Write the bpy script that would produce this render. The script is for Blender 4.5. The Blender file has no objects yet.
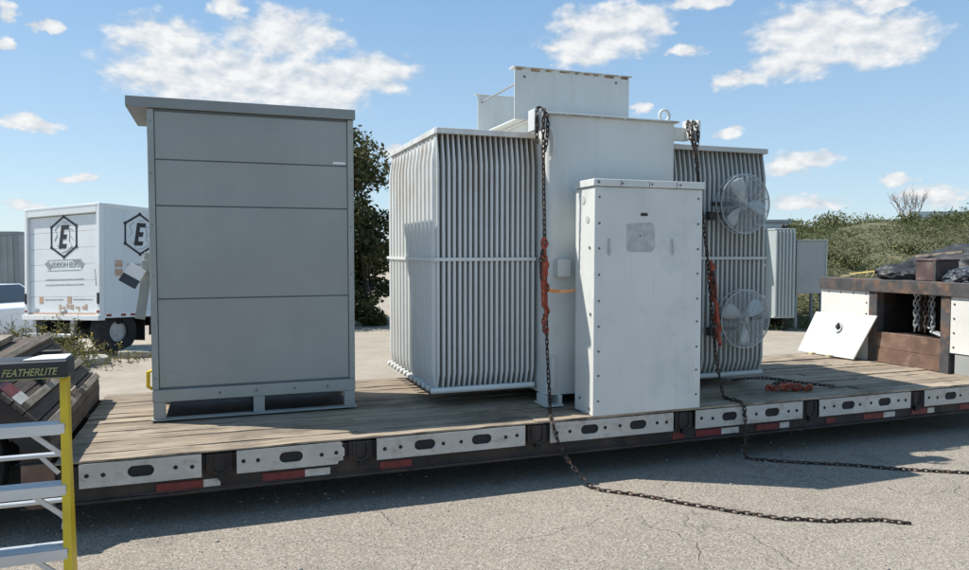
import bpy, bmesh, math, random
from mathutils.geometry import tessellate_polygon
from mathutils import Vector, Matrix, Euler, noise as mnoise
rnd = random.Random(7)
R = math.radians
SC = bpy.context.scene
COL = SC.collection

# ------------------------------------------------------------------ materials
def nn(nt, t, **kw):
    n = nt.nodes.new(t)
    for k, v in kw.items():
        setattr(n, k, v)
    return n

def rgba(c):
    return (c[0], c[1], c[2], 1.0)

def mixrgb(nt, fac, a, b, mode='MIX'):
    m = nn(nt, 'ShaderNodeMix', data_type='RGBA', blend_type=mode)
    for sock, val in ((m.inputs[0], fac), (m.inputs[6], a), (m.inputs[7], b)):
        if hasattr(val, 'links') or isinstance(val, bpy.types.NodeSocket):
            nt.links.new(val, sock)
        elif isinstance(val, (tuple, list)):
            sock.default_value = rgba(val)
        else:
            sock.default_value = val
    return m.outputs[2]

def ramp(nt, src, lo, hi):
    m = nn(nt, 'ShaderNodeMapRange', clamp=True)
    m.inputs[1].default_value = lo
    m.inputs[2].default_value = hi
    nt.links.new(src, m.inputs[0])
    return m.outputs[0]

def math_(nt, op, a, b=0.0, c=0.0):
    m = nn(nt, 'ShaderNodeMath', operation=op)
    for i, v in enumerate((a, b, c)):
        if isinstance(v, bpy.types.NodeSocket):
            nt.links.new(v, m.inputs[i])
        else:
            m.inputs[i].default_value = v
    return m.outputs[0]

def coords(nt, stretch=(1, 1, 1), kind='Object'):
    tc = nn(nt, 'ShaderNodeTexCoord')
    mp = nn(nt, 'ShaderNodeMapping')
    mp.inputs['Scale'].default_value = stretch
    nt.links.new(tc.outputs[kind], mp.inputs[0])
    return mp.outputs[0]

def noise(nt, vec, scale, detail=4, rough=.55):
    n = nn(nt, 'ShaderNodeTexNoise')
    n.inputs['Scale'].default_value = scale
    n.inputs['Detail'].default_value = detail
    n.inputs['Roughness'].default_value = rough
    nt.links.new(vec, n.inputs['Vector'])
    return n.outputs[0]

def newmat(name):
    m = bpy.data.materials.new(name)
    m.use_nodes = True
    nt = m.node_tree
    return m, nt, nt.nodes['Principled BSDF']

def bump(nt, bsdf, h, strength, dist=.01):
    b = nn(nt, 'ShaderNodeBump')
    b.inputs['Strength'].default_value = strength
    b.inputs['Distance'].default_value = dist
    nt.links.new(h, b.inputs['Height'])
    nt.links.new(b.outputs[0], bsdf.inputs['Normal'])

def mat(name, col, rough=.55, metal=0, var=.12, scale=2.5, stretch=(1, 1, 1),
        stains=(), bmp=0, bscale=60, island=0, spec=.5, fine=0, streak=None, topstain=None):
    m, nt, b = newmat(name)
    v = coords(nt, stretch)
    n1 = noise(nt, v, scale)
    dark = tuple(c * (1 - var * 1.6) for c in col)
    lite = tuple(min(.95, c * (1 + var)) for c in col)
    c = mixrgb(nt, ramp(nt, n1, .3, .7), dark, lite)
    if fine:
        c = mixrgb(nt, ramp(nt, noise(nt, v, scale * 14, 3), .35, .75), c, tuple(x * (1 - fine) for x in col))
    for (sc, s, lo, hi, amt) in stains:
        f = math_(nt, 'MULTIPLY', ramp(nt, noise(nt, v, s, 6, .65), lo, hi), amt)
        c = mixrgb(nt, f, c, sc)
    if streak:
        v3 = coords(nt, (9, 9, .55))
        f = math_(nt, 'MULTIPLY', ramp(nt, noise(nt, v3, 1.3, 5, .6), .50, .74), streak[1])
        f = math_(nt, 'MULTIPLY', f, ramp(nt, n1, .35, .6))
        c = mixrgb(nt, f, c, streak[0])
    if topstain:
        sz = nn(nt, 'ShaderNodeSeparateXYZ')
        nt.links.new(v, sz.inputs[0])
        tcz = nn(nt, 'ShaderNodeTexCoord')
        nt.links.new(tcz.outputs['Object'], sz.inputs[0])
        v4 = coords(nt, (2.2, 2.2, .9))
        f = math_(nt, 'MULTIPLY', ramp(nt, sz.outputs[2], topstain[1], topstain[2]), ramp(nt, noise(nt, v4, 1.6, 5, .65), .42, .66))
        c = mixrgb(nt, math_(nt, 'MULTIPLY', f, topstain[3]), c, topstain[0])
    if island:
        g = nn(nt, 'ShaderNodeNewGeometry')
        k = math_(nt, 'MULTIPLY_ADD', g.outputs['Random Per Island'], island * 2, 1 - island)
        hs = nn(nt, 'ShaderNodeHueSaturation')
        nt.links.new(k, hs.inputs['Value'])
        nt.links.new(c, hs.inputs['Color'])
        c = hs.outputs[0]
    nt.links.new(c, b.inputs['Base Color'])
    rr = nn(nt, 'ShaderNodeMapRange')
    rr.inputs[3].default_value = max(0, rough - .1)
    rr.inputs[4].default_value = min(1, rough + .12)
    nt.links.new(noise(nt, v, scale * 3, 4), rr.inputs[0])
    nt.links.new(rr.outputs[0], b.inputs['Roughness'])
    b.inputs['Metallic'].default_value = metal
    b.inputs['Specular IOR Level'].default_value = spec
    if bmp:
        bump(nt, b, noise(nt, v, bscale, 5), bmp)
    return m

def leafmat(name, a, bcol, trans=.25, rough=.6, patch=1.2):
    m, nt, b = newmat(name)
    g = nn(nt, 'ShaderNodeNewGeometry')
    v = coords(nt)
    f = math_(nt, 'ADD', math_(nt, 'MULTIPLY', g.outputs['Random Per Island'], .6),
              math_(nt, 'MULTIPLY', ramp(nt, noise(nt, v, patch, 3), .3, .7), .4))
    c = mixrgb(nt, f, a, bcol)
    nt.links.new(c, b.inputs['Base Color'])
    b.inputs['Roughness'].default_value = rough
    b.inputs['Specular IOR Level'].default_value = .25
    tr = nn(nt, 'ShaderNodeBsdfTranslucent')
    nt.links.new(c, tr.inputs[0])
    mx = nn(nt, 'ShaderNodeMixShader')
    mx.inputs[0].default_value = trans
    nt.links.new(b.outputs[0], mx.inputs[1])
    nt.links.new(tr.outputs[0], mx.inputs[2])
    nt.links.new(mx.outputs[0], nt.nodes['Material Output'].inputs[0])
    return m

def woodmat(name, cols, dirt=.6, pitch=.165, rot=False):
    """weathered boards: grain along X, one tint per board"""
    m, nt, b = newmat(name)
    tc = nn(nt, 'ShaderNodeTexCoord')
    sep = nn(nt, 'ShaderNodeSeparateXYZ')
    nt.links.new(tc.outputs['Object'], sep.inputs[0])
    g = nn(nt, 'ShaderNodeNewGeometry')
    isl = g.outputs['Random Per Island']
    off = math_(nt, 'MULTIPLY', isl, 37.0)
    cmb = nn(nt, 'ShaderNodeCombineXYZ')
    a, bb = ('Y', 'X') if rot else ('X', 'Y')
    nt.links.new(math_(nt, 'ADD', math_(nt, 'MULTIPLY', sep.outputs[a], 1.0), off), cmb.inputs[0])
    nt.links.new(math_(nt, 'MULTIPLY', sep.outputs[bb], 16.0), cmb.inputs[1])
    nt.links.new(math_(nt, 'MULTIPLY', sep.outputs['Z'], 16.0), cmb.inputs[2])
    gr = noise(nt, cmb.outputs[0], 2.2, 7, .7)
    c = mixrgb(nt, ramp(nt, isl, 0, 1), cols[0], cols[1])
    c = mixrgb(nt, math_(nt, 'MULTIPLY', ramp(nt, gr, .36, .66), .85), c, cols[2])
    fine = nn(nt, 'ShaderNodeCombineXYZ')
    nt.links.new(math_(nt, 'ADD', math_(nt, 'MULTIPLY', sep.outputs[a], 2.0), off), fine.inputs[0])
    nt.links.new(math_(nt, 'MULTIPLY', sep.outputs[bb], 90.0), fine.inputs[1])
    fg = noise(nt, fine.outputs[0], 1.5, 4, .7)
    c = mixrgb(nt, math_(nt, 'MULTIPLY', ramp(nt, fg, .46, .66), .8), c, tuple(x * .35 for x in cols[2]))
    st = noise(nt, tc.outputs['Object'], 1.6, 6, .65)
    c = mixrgb(nt, math_(nt, 'MULTIPLY', ramp(nt, st, .52, .72), dirt), c, (.10, .085, .07))
    nt.links.new(c, b.inputs['Base Color'])
    b.inputs['Roughness'].default_value = .85
    b.inputs['Specular IOR Level'].default_value = .2
    bump(nt, b, math_(nt, 'ADD', gr, fg), .5, .006)
    return m

M = {}
M['cab'] = mat('cabinet_grey_paint', (.305, .318, .297), .33, streak=((.37, .375, .345), .35), var=.06, scale=1.1,
               stains=[((.345, .362, .35), 1.3, .5, .75, .5), ((.22, .24, .235), 5, .62, .8, .25)])
M['cabroof'] = mat('cabinet_roof_paint', (.25, .265, .255), .4, var=.08, scale=2)
M['cabdark'] = mat('cabinet_seam', (.13, .155, .165), .6, var=.1)
M['cabtrim'] = mat('cabinet_frame_paint', (.33, .345, .322), .36, var=.07, scale=3,
                   stains=[((.2, .2, .19), 9, .62, .8, .3)])
M['white'] = mat('transformer_paint', (.60, .615, .59), .40, streak=((.44, .42, .37), .4), var=.05, scale=1.2,
                 stains=[((.47, .47, .43), 2.2, .55, .8, .5), ((.40, .27, .17), 6, .72, .84, .5)])
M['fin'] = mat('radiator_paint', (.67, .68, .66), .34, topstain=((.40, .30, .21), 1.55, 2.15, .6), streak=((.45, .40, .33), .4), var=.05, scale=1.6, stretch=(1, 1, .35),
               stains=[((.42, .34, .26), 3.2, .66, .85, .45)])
M['fin2'] = mat('radiator_paint_shaded', (.47, .482, .455), .42, var=.08, scale=1.6, stretch=(1, 1, .35),  # darker copy of the radiator paint; the right bank's shade is in its colour
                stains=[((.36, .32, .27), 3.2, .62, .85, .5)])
M['box'] = mat('terminal_cover_paint', (.665, .67, .635), .40, streak=((.50, .48, .42), .45), var=.05, scale=1.4,
               stains=[((.46, .50, .495), 2.1, .52, .70, .6), ((.52, .47, .36), 3.5, .62, .8, .45),
                       ((.34, .36, .36), 14, .68, .8, .35)])
M['rust'] = mat('rust_streak', (.33, .235, .16), .8, var=.35, scale=9, bmp=.3)
M['rail'] = mat('rusty_black_steel', (.030, .024, .022), .7, var=.4, scale=4,
                stains=[((.075, .042, .030), 5, .5, .75, .8), ((.11, .095, .085), 12, .64, .8, .5)], bmp=.25)
M['beam'] = mat('rusty_brown_beam', (.17, .10, .07), .8, var=.25, scale=3,
                stains=[((.30, .21, .16), 6, .52, .75, .7), ((.05, .04, .035), 4, .58, .74, .7)], bmp=.3)
M['topbeam'] = mat('chipped_painted_beam', (.07, .068, .07), .7, var=.3, scale=4,
                   stains=[((.19, .105, .065), 5.5, .47, .66, .85), ((.24, .21, .18), 11, .6, .74, .5)], bmp=.3)
M['alu'] = mat('scuffed_aluminium_plate', (.50, .482, .44), .5, metal=.15, var=.1, scale=5, stretch=(1, 1, 1.5),
               stains=[((.22, .15, .105), 5, .50, .72, .85), ((.68, .68, .66), 3, .5, .7, .4), ((.16, .13, .11), 16, .64, .78, .6)], bmp=.12)
M['panelw'] = mat('white_toolbox_sheet', (.70, .69, .64), .5, var=.06, scale=3,
                  stains=[((.42, .36, .28), 5, .6, .8, .55)])
M['doorw'] = mat('white_door_sheet', (.60, .595, .55), .45, var=.04, scale=2.5,
                 stains=[((.5, .46, .38), 6, .62, .8, .4)])
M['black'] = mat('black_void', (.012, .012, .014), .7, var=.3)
M['rubber'] = mat('tyre_rubber', (.025, .025, .026), .8, var=.3, scale=6, bmp=.2)
M['steel'] = mat('galvanised_steel', (.42, .43, .43), .45, metal=.7, var=.15, scale=10)
M['bolt'] = mat('bolt_head', (.13, .135, .14), .5, metal=.5, var=.2)
M['chain'] = mat('rusty_chain_steel', (.06, .047, .04), .55, metal=.45, var=.5, scale=25,
                 stains=[((.17, .085, .045), 18, .5, .7, .8)])
M['redp'] = mat('worn_red_paint', (.34, .05, .022), .6, var=.3, scale=25,
                stains=[((.36, .17, .08), 30, .54, .62, .8), ((.06, .042, .034), 22, .52, .6, .8)])
M['orange'] = mat('faded_orange_webbing', (.72, .25, .06), .75, var=.2, scale=20,
                  stains=[((.7, .52, .36), 9, .5, .7, .5)])
M['refred'] = mat('red_reflective_tape', (.16, .016, .018), .45, var=.3, scale=12,
                  stains=[((.05, .03, .028), 8, .55, .72, .75)])
M['refwht'] = mat('white_reflective_tape', (.52, .50, .46), .45, var=.15, scale=12,
                  stains=[((.12, .09, .07), 9, .56, .72, .75)])
M['wood'] = woodmat('weathered_deck_boards', [(.29, .235, .175), (.53, .44, .335), (.20, .155, .112)], .85)
M['ramp'] = woodmat('dark_weathered_boards', [(.13, .105, .088), (.19, .15, .125), (.085, .068, .058)], .5, rot=True)
M['cleat'] = woodmat('pale_timber', [(.33, .28, .22), (.38, .33, .27), (.19, .155, .12)], .4, rot=True)
M['yellow'] = mat('yellow_fibreglass', (.74, .49, .012), .4, var=.08, scale=6)
M['ladalu'] = mat('ladder_aluminium', (.62, .64, .66), .38, metal=.55, var=.08, scale=8, stretch=(.3, 3, 3))
M['capblk'] = mat('ladder_cap_plastic', (.022, .026, .03), .42, var=.2)
M['capwht'] = mat('plain_white', (.8, .8, .78), .4, var=.03)
M['captext'] = mat('faded_yellow_lettering', (.40, .38, .16), .6, var=.2, scale=30)
M['truck'] = mat('truck_box_white', (.74, .76, .76), .4, var=.04, scale=1.0,
                 stains=[((.52, .50, .44), 2.5, .6, .8, .35)])
M['truckgrey'] = mat('truck_side_sheet', (.66, .70, .72), .42, var=.04, scale=1.0)
M['ink'] = mat('black_vinyl_print', (.02, .022, .025), .5, var=.1)
M['inkgrey'] = mat('grey_vinyl_print', (.33, .35, .36), .5, var=.15, scale=20)
M['inktan'] = mat('tan_vinyl_print', (.52, .36, .26), .5, var=.2, scale=20)
M['tail'] = mat('red_lamp_lens', (.25, .03, .025), .3)
M['cargrey'] = mat('container_grey', (.30, .32, .32), .5, var=.1, scale=1.2)
M['carpaint'] = mat('car_white_paint', (.66, .70, .76), .25, var=.03)
M['glass'] = mat('dark_window_glass', (.02, .025, .03), .08, var=.1)
M['bark'] = mat('bark', (.10, .08, .062), .9, var=.3, scale=12, bmp=.5)
M['twig'] = mat('dry_twig', (.30, .27, .24), .9, var=.3, scale=12)
M['leafdark'] = leafmat('dark_tree_leaves', (.032, .040, .014), (.125, .12, .045), .28)
M['brush'] = leafmat('hillside_brush_leaves', (.072, .095, .032), (.21, .205, .095), .2, patch=.3)
M['weed'] = leafmat('weed_leaves', (.085, .095, .03), (.23, .205, .09), .25)
M['flower'] = mat('yellow_weed_bloom', (.62, .47, .04), .7)
M['tarp'] = mat('black_tarp', (.022, .024, .027), .55, var=.3, scale=6, bmp=.35, bscale=14)
M['tarpb'] = mat('blue_black_tarp', (.035, .046, .060), .5, var=.3, scale=6, bmp=.35, bscale=14)
M['straw'] = mat('pale_split_timber', (.55, .47, .30), .8, var=.2, scale=8)
M['strapy'] = mat('yellow_strap', (.60, .48, .16), .7, var=.2, scale=8)
M['crate'] = mat('dark_red_steel_box', (.12, .075, .068), .75, var=.25, scale=5,
                 stains=[((.26, .23, .22), 6, .52, .72, .6)])
M['conc'] = mat('pale_concrete', (.70, .68, .63), .85, var=.12, scale=1.5, bmp=.2)
M['slab'] = mat('broken_concrete', (.36, .335, .29), .9, var=.2, scale=4, bmp=.4)
M['bgpaint'] = mat('far_transformer_paint', (.40, .44, .43), .5, var=.06, scale=1.4,
                   stains=[((.36, .36, .33), 2.4, .6, .8, .4)])
M['bgdark'] = mat('far_transformer_cap', (.22, .25, .26), .55, var=.1)
M['blade'] = mat('fan_blade_plastic', (.62, .66, .66), .35, var=.06, scale=5)
M['guard'] = mat('fan_guard_wire', (.38, .41, .42), .4, metal=.4, var=.1)
M['residue'] = mat('label_residue', (.46, .48, .465), .6, var=.14, scale=12)
M['smudge'] = mat('worn_pad_paint', (.50, .52, .50), .5, var=.1, scale=9)

def asphalt():
    m, nt, b = newmat('weathered_asphalt')
    v = coords(nt)
    big = noise(nt, v, .5, 5)
    mid = noise(nt, v, 4.0, 6, .65)
    c = mixrgb(nt, ramp(nt, big, .3, .7), (.262, .222, .177), (.325, .281, .227))
    c = mixrgb(nt, math_(nt, 'MULTIPLY', ramp(nt, mid, .45, .75), .5), c, (.19, .17, .148))
    vo = nn(nt, 'ShaderNodeTexVoronoi')
    vo.inputs['Scale'].default_value = 112
    nt.links.new(v, vo.inputs['Vector'])
    sepc = nn(nt, 'ShaderNodeSeparateColor')
    nt.links.new(vo.outputs['Color'], sepc.inputs[0])
    c = mixrgb(nt, math_(nt, 'MULTIPLY', ramp(nt, sepc.outputs[0], .58, .92), .6), c, (.50, .455, .395))
    c = mixrgb(nt, math_(nt, 'MULTIPLY', ramp(nt, sepc.outputs[1], .62, .95), .75), c, (.12, .105, .09))
    # hairline cracks
    wv = nn(nt, 'ShaderNodeVectorMath', operation='ADD')
    nz = nn(nt, 'ShaderNodeTexNoise')
    nz.inputs['Scale'].default_value = 1.6
    nz.inputs['Detail'].default_value = 5
    nt.links.new(v, nz.inputs['Vector'])
    nt.links.new(v, wv.inputs[0])
    nt.links.new(nz.outputs['Color'], wv.inputs[1])
    v2 = nn(nt, 'ShaderNodeTexVoronoi', feature='DISTANCE_TO_EDGE')
    v2.inputs['Scale'].default_value = .55
    nt.links.new(wv.outputs[0], v2.inputs['Vector'])
    cr = math_(nt, 'SUBTRACT', 1.0, ramp(nt, v2.outputs['Distance'], .001, .009))
    cr = math_(nt, 'MULTIPLY', cr, ramp(nt, noise(nt, v, 1.1, 3), .42, .6))
    c = mixrgb(nt, math_(nt, 'MULTIPLY', cr, .2), c, (.11, .095, .08))
    # oil spots and pale dust
    oil = ramp(nt, noise(nt, v, 1.3, 5, .6), .60, .74)
    c = mixrgb(nt, math_(nt, 'MULTIPLY', oil, .5), c, (.12, .11, .10))
    sep = nn(nt, 'ShaderNodeSeparateXYZ')
    nt.links.new(v, sep.inputs[0])
    far = ramp(nt, math_(nt, 'ADD', sep.outputs['Y'], math_(nt, 'MULTIPLY', mid, 2.0)), 8.8, 10.5)
    dirt = mixrgb(nt, ramp(nt, noise(nt, v, 1.4, 7, .7), .35, .68), (.33, .285, .225), (.44, .39, .315))
    c = mixrgb(nt, math_(nt, 'MULTIPLY', far, .85), c, dirt)
    nt.links.new(c, b.inputs['Base Color'])
    b.inputs['Roughness'].default_value = .9
    b.inputs['Specular IOR Level'].default_value = .2
    h = math_(nt, 'ADD', math_(nt, 'MULTIPLY', sepc.outputs[2], .5), noise(nt, v, 40, 4))
    h = math_(nt, 'SUBTRACT', h, math_(nt, 'MULTIPLY', cr, .9))
    bump(nt, b, h, .9, .011)
    return m
M['asphalt'] = asphalt()
M['hill'] = mat('hill_soil', (.105, .10, .052), .95, var=.3, scale=.5, stains=[((.26, .22, .15), .9, .55, .72, .7)], bmp=.4, bscale=6)

# ------------------------------------------------------------------ mesh builder
class MB:
    def __init__(s):
        s.v, s.f, s.cut = [], [], []
    def add(s, vs, fs):
        s.cut.append((len(s.v), len(s.f)))
        o = len(s.v)
        s.v += [tuple(p) for p in vs]
        s.f += [tuple(i + o for i in f) for f in fs]
        return s
    def box(s, x0, x1, y0, y1, z0, z1, mtx=None):
        vs = [Vector((x, y, z)) for x in (x0, x1) for y in (y0, y1) for z in (z0, z1)]
        if mtx:
            vs = [mtx @ p for p in vs]
        return s.add(vs, [(0, 1, 3, 2), (4, 6, 7, 5), (0, 4, 5, 1), (2, 3, 7, 6), (0, 2, 6, 4), (1, 5, 7, 3)])
    def bar(s, p0, p1, w, h, up=(0, 0, 1)):
        """rectangular bar from p0 to p1, w sideways, h along up"""
        p0, p1 = Vector(p0), Vector(p1)
        t = (p1 - p0).normalized()
        u = Vector(up)
        sd = t.cross(u).normalized()
        u = sd.cross(t).normalized()
        vs = []
        for p in (p0, p1):
            for a, b in ((-1, -1), (1, -1), (1, 1), (-1, 1)):
                vs.append(p + sd * a * w / 2 + u * b * h / 2)
        return s.add(vs, [(3, 2, 1, 0), (4, 5, 6, 7), (0, 1, 5, 4), (1, 2, 6, 5), (2, 3, 7, 6), (3, 0, 4, 7)])
    def prism(s, poly, axis, a, b):
        """poly of 2D points swept along axis (0 x, 1 y, 2 z) from a to b"""
        def P(p, t):
            q = [p[0], p[1]]
            q.insert(axis, t)
            return q
        n = len(poly)
        vs = [P(p, a) for p in poly] + [P(p, b) for p in poly]
        fs = [tuple(range(n))[::-1], tuple(range(n, 2 * n))]
        fs += [(i, (i + 1) % n, n + (i + 1) % n, n + i) for i in range(n)]
        return s.add(vs, fs)
    def tube(s, path, r, n=8, cap=True, closed=False):
        path = [Vector(p) for p in path]
        m = len(path)
        rs = r if isinstance(r, (list, tuple)) else [r] * m
        vs, fs = [], []
        up = None
        for i, p in enumerate(path):
            if closed:
                t = path[(i + 1) % m] - path[i - 1]
            else:
                t = path[min(i + 1, m - 1)] - path[max(i - 1, 0)]
            t.normalize()
            if up is None:
                up = t.orthogonal().normalized()
            up = (up - t * up.dot(t))
            if up.length < 1e-6:
                up = t.orthogonal()
            up.normalize()
            sd = t.cross(up)
            for k in range(n):
                a = 2 * math.pi * k / n
                vs.append(p + (up * math.cos(a) + sd * math.sin(a)) * rs[i])
        for i in range(m if closed else m - 1):
            j = (i + 1) % m
            for k in range(n):
                k2 = (k + 1) % n
                fs.append((i * n + k, i * n + k2, j * n + k2, j * n + k))
        if cap and not closed:
            fs.append(tuple(range(n))[::-1])
            fs.append(tuple(range((m - 1) * n, m * n)))
        return s.add(vs, fs)
    def disc(s, c, axis, r, h, n=16):
        c, axis = Vector(c), Vector(axis).normalized()
        return s.tube([c, c + axis * h], r, n)
    def ring(s, c, axis, R_, r, n=24, k=6):
        c, axis = Vector(c), Vector(axis).normalized()
        u = axis.orthogonal().normalized()
        w = axis.cross(u)
        return s.tube([c + (u * math.cos(2 * math.pi * i / n) + w * math.sin(2 * math.pi * i / n)) * R_ for i in range(n)], r, k, closed=True)
    def ball(s, c, r, n=10, m=6, sq=(1, 1, 1)):
        c = Vector(c)
        vs = [c + Vector((0, 0, r * sq[2]))]
        for i in range(1, m):
            th = math.pi * i / m
            for k in range(n):
                a = 2 * math.pi * k / n
                vs.append(c + Vector((r * sq[0] * math.sin(th) * math.cos(a), r * sq[1] * math.sin(th) * math.sin(a), r * sq[2] * math.cos(th))))
        vs.append(c - Vector((0, 0, r * sq[2])))
        fs = [(0, 1 + k, 1 + (k + 1) % n) for k in range(n)]
        for i in range(m - 2):
            for k in range(n):
                a, b = 1 + i * n + k, 1 + i * n + (k + 1) % n
                fs.append((a, a + n, b + n, b))
        e = len(vs) - 1
        o = 1 + (m - 2) * n
        fs += [(e, o + (k + 1) % n, o + k) for k in range(n)]
        return s.add(vs, fs)
    def leaf(s, c, size, rng, droop=0, asp=.5):
        """one bent leaf of two faces"""
        d = Vector((rng.gauss(0, 1), rng.gauss(0, 1), rng.gauss(0, 1) - droop)).normalized()
        n = Vector((rng.gauss(0, 1), rng.gauss(0, 1), rng.gauss(0, 1) + .7))
        sd = d.cross(n)
        if sd.length < 1e-4:
            return s
        sd.normalize()
        n = sd.cross(d)
        c = Vector(c)
        w = size * asp / 2
        vs = [c - d * size / 2, c + sd * w + n * w * .4, c + d * size / 2, c - sd * w + n * w * .4]
        return s.add(vs, [(0, 1, 2), (0, 2, 3)])

def setp(o, label=None, cat=None, group=None, kind=None):
    if label: o['label'] = label
    if cat: o['category'] = cat
    if group: o['group'] = group
    if kind: o['kind'] = kind
    return o

BASE = {}
def thing(name, label, cat, loc=(0, 0, 0), rot=None, group=None, local=False):
    o = bpy.data.objects.new(name, None)
    COL.objects.link(o)
    o.location = loc
    if rot:
        o.rotation_euler = rot
    o.empty_display_size = .1
    setp(o, label, cat, group)
    BASE[o.name] = Vector((0, 0, 0)) if local else Vector(loc)
    return o

def obj(name, mb, m, parent=None, bevel=0, smooth=True, loc=None, sharp=35, seg=2):
    base = Vector((0, 0, 0))
    if parent:
        base = BASE[parent.name]
    elif loc:
        base = Vector(loc)
    me = bpy.data.meshes.new(name)
    me.from_pydata([(p[0] - base[0], p[1] - base[1], p[2] - base[2]) for p in mb.v], [], mb.f)
    bm = bmesh.new()
    bm.from_mesh(me)
    bmesh.ops.recalc_face_normals(bm, faces=bm.faces)
    bm.to_mesh(me)
    bm.free()
    if smooth:
        me.polygons.foreach_set('use_smooth', [True] * len(me.polygons))
        me.set_sharp_from_angle(angle=R(sharp))
    me.materials.append(M[m] if isinstance(m, str) else m)
    o = bpy.data.objects.new(name, me)
    COL.objects.link(o)
    if parent:
        o.parent = parent
    elif loc:
        o.location = loc
    BASE[o.name] = base
    if bevel:
        b = o.modifiers.new('edge', 'BEVEL')
        b.width = bevel
        b.segments = seg
        b.limit_method = 'ANGLE'
        b.angle_limit = R(40)
    return o

def objs(name, mb, m, parent=None, **kw):
    """every shape of the builder as a part of its own"""
    cuts = mb.cut + [(len(mb.v), len(mb.f))]
    for (v0, f0), (v1, f1) in zip(cuts[:-1], cuts[1:]):
        b = MB()
        b.v = mb.v[v0:v1]
        b.f = [tuple(i - v0 for i in f) for f in mb.f[f0:f1]]
        obj(name, b, m, parent, **kw)

def rawobj(name, mb, m, loc=None, parent=None):
    """leaf clouds: no normal fixing, no smoothing"""
    base = BASE[parent.name] if parent else Vector(loc or (0, 0, 0))
    me = bpy.data.meshes.new(name)
    me.from_pydata([(p[0] - base[0], p[1] - base[1], p[2] - base[2]) for p in mb.v], [], mb.f)
    me.materials.append(M[m])
    o = bpy.data.objects.new(name, me)
    COL.objects.link(o)
    if parent:
        o.parent = parent
    else:
        o.location = base
    BASE[o.name] = base
    return o

def textmb(txt, height, mtx, shear=0, depth=.002, stretch=1):
    cu = bpy.data.curves.new('lettering', 'FONT')
    cu.body = txt
    cu.size = height / .72
    cu.extrude = depth
    cu.offset = height * .012
    cu.align_x = 'CENTER'
    cu.shear = shear
    cu.resolution_u = 3
    to = bpy.data.objects.new('lettering', cu)
    COL.objects.link(to)
    dg = bpy.context.evaluated_depsgraph_get()
    me = bpy.data.meshes.new_from_object(to.evaluated_get(dg))
    mb = MB()
    mb.add([mtx @ Vector((v.co.x * stretch, v.co.y, v.co.z)) for v in me.vertices], [tuple(p.vertices) for p in me.polygons])
    bpy.data.objects.remove(to)
    bpy.data.meshes.remove(me)
    return mb

def sm(a, b, x):
    t = max(0.0, min(1.0, (x - a) / (b - a)))
    return t * t * (3 - 2 * t)

def leaf_cloud(mb, c, rad, n, size, rg, clump=.25):
    c = Vector(c)
    k = 0
    while k < n:
        d = Vector((rg.gauss(0, 1), rg.gauss(0, 1), rg.gauss(0, 1))).normalized() * (rg.random() ** .45)
        p = c + Vector((d.x * rad[0], d.y * rad[1], d.z * rad[2]))
        mb.leaf(p, size * rg.uniform(.6, 1.4), rg, droop=.3)
        k += 1

# ------------------------------------------------------------------ ground and hill
def ground_h(x, y):
    d = -.05 * max(0, min(y - 13.8, 9)) * sm(2.5, -1.0, x)
    return d + .012 * math.sin(x * .9 + y * .35) * sm(8.5, 12, y)

def build_ground():
    xs = [-600, -200, -80, -40] + [-20 + i * .8 for i in range(76)] + [60, 110, 250, 700]
    ys = [-300, -80, -20] + [-6 + i * .6 for i in range(70)] + [42, 60, 120, 300, 900]
    vs = [(x, y, ground_h(x, y)) for y in ys for x in xs]
    n = len(xs)
    fs = [(j * n + i, j * n + i + 1, (j + 1) * n + i + 1, (j + 1) * n + i) for j in range(len(ys) - 1) for i in range(n - 1)]
    g = obj('ground', MB().add(vs, fs), 'asphalt')
    setp(g, kind='structure')
build_ground()

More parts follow.
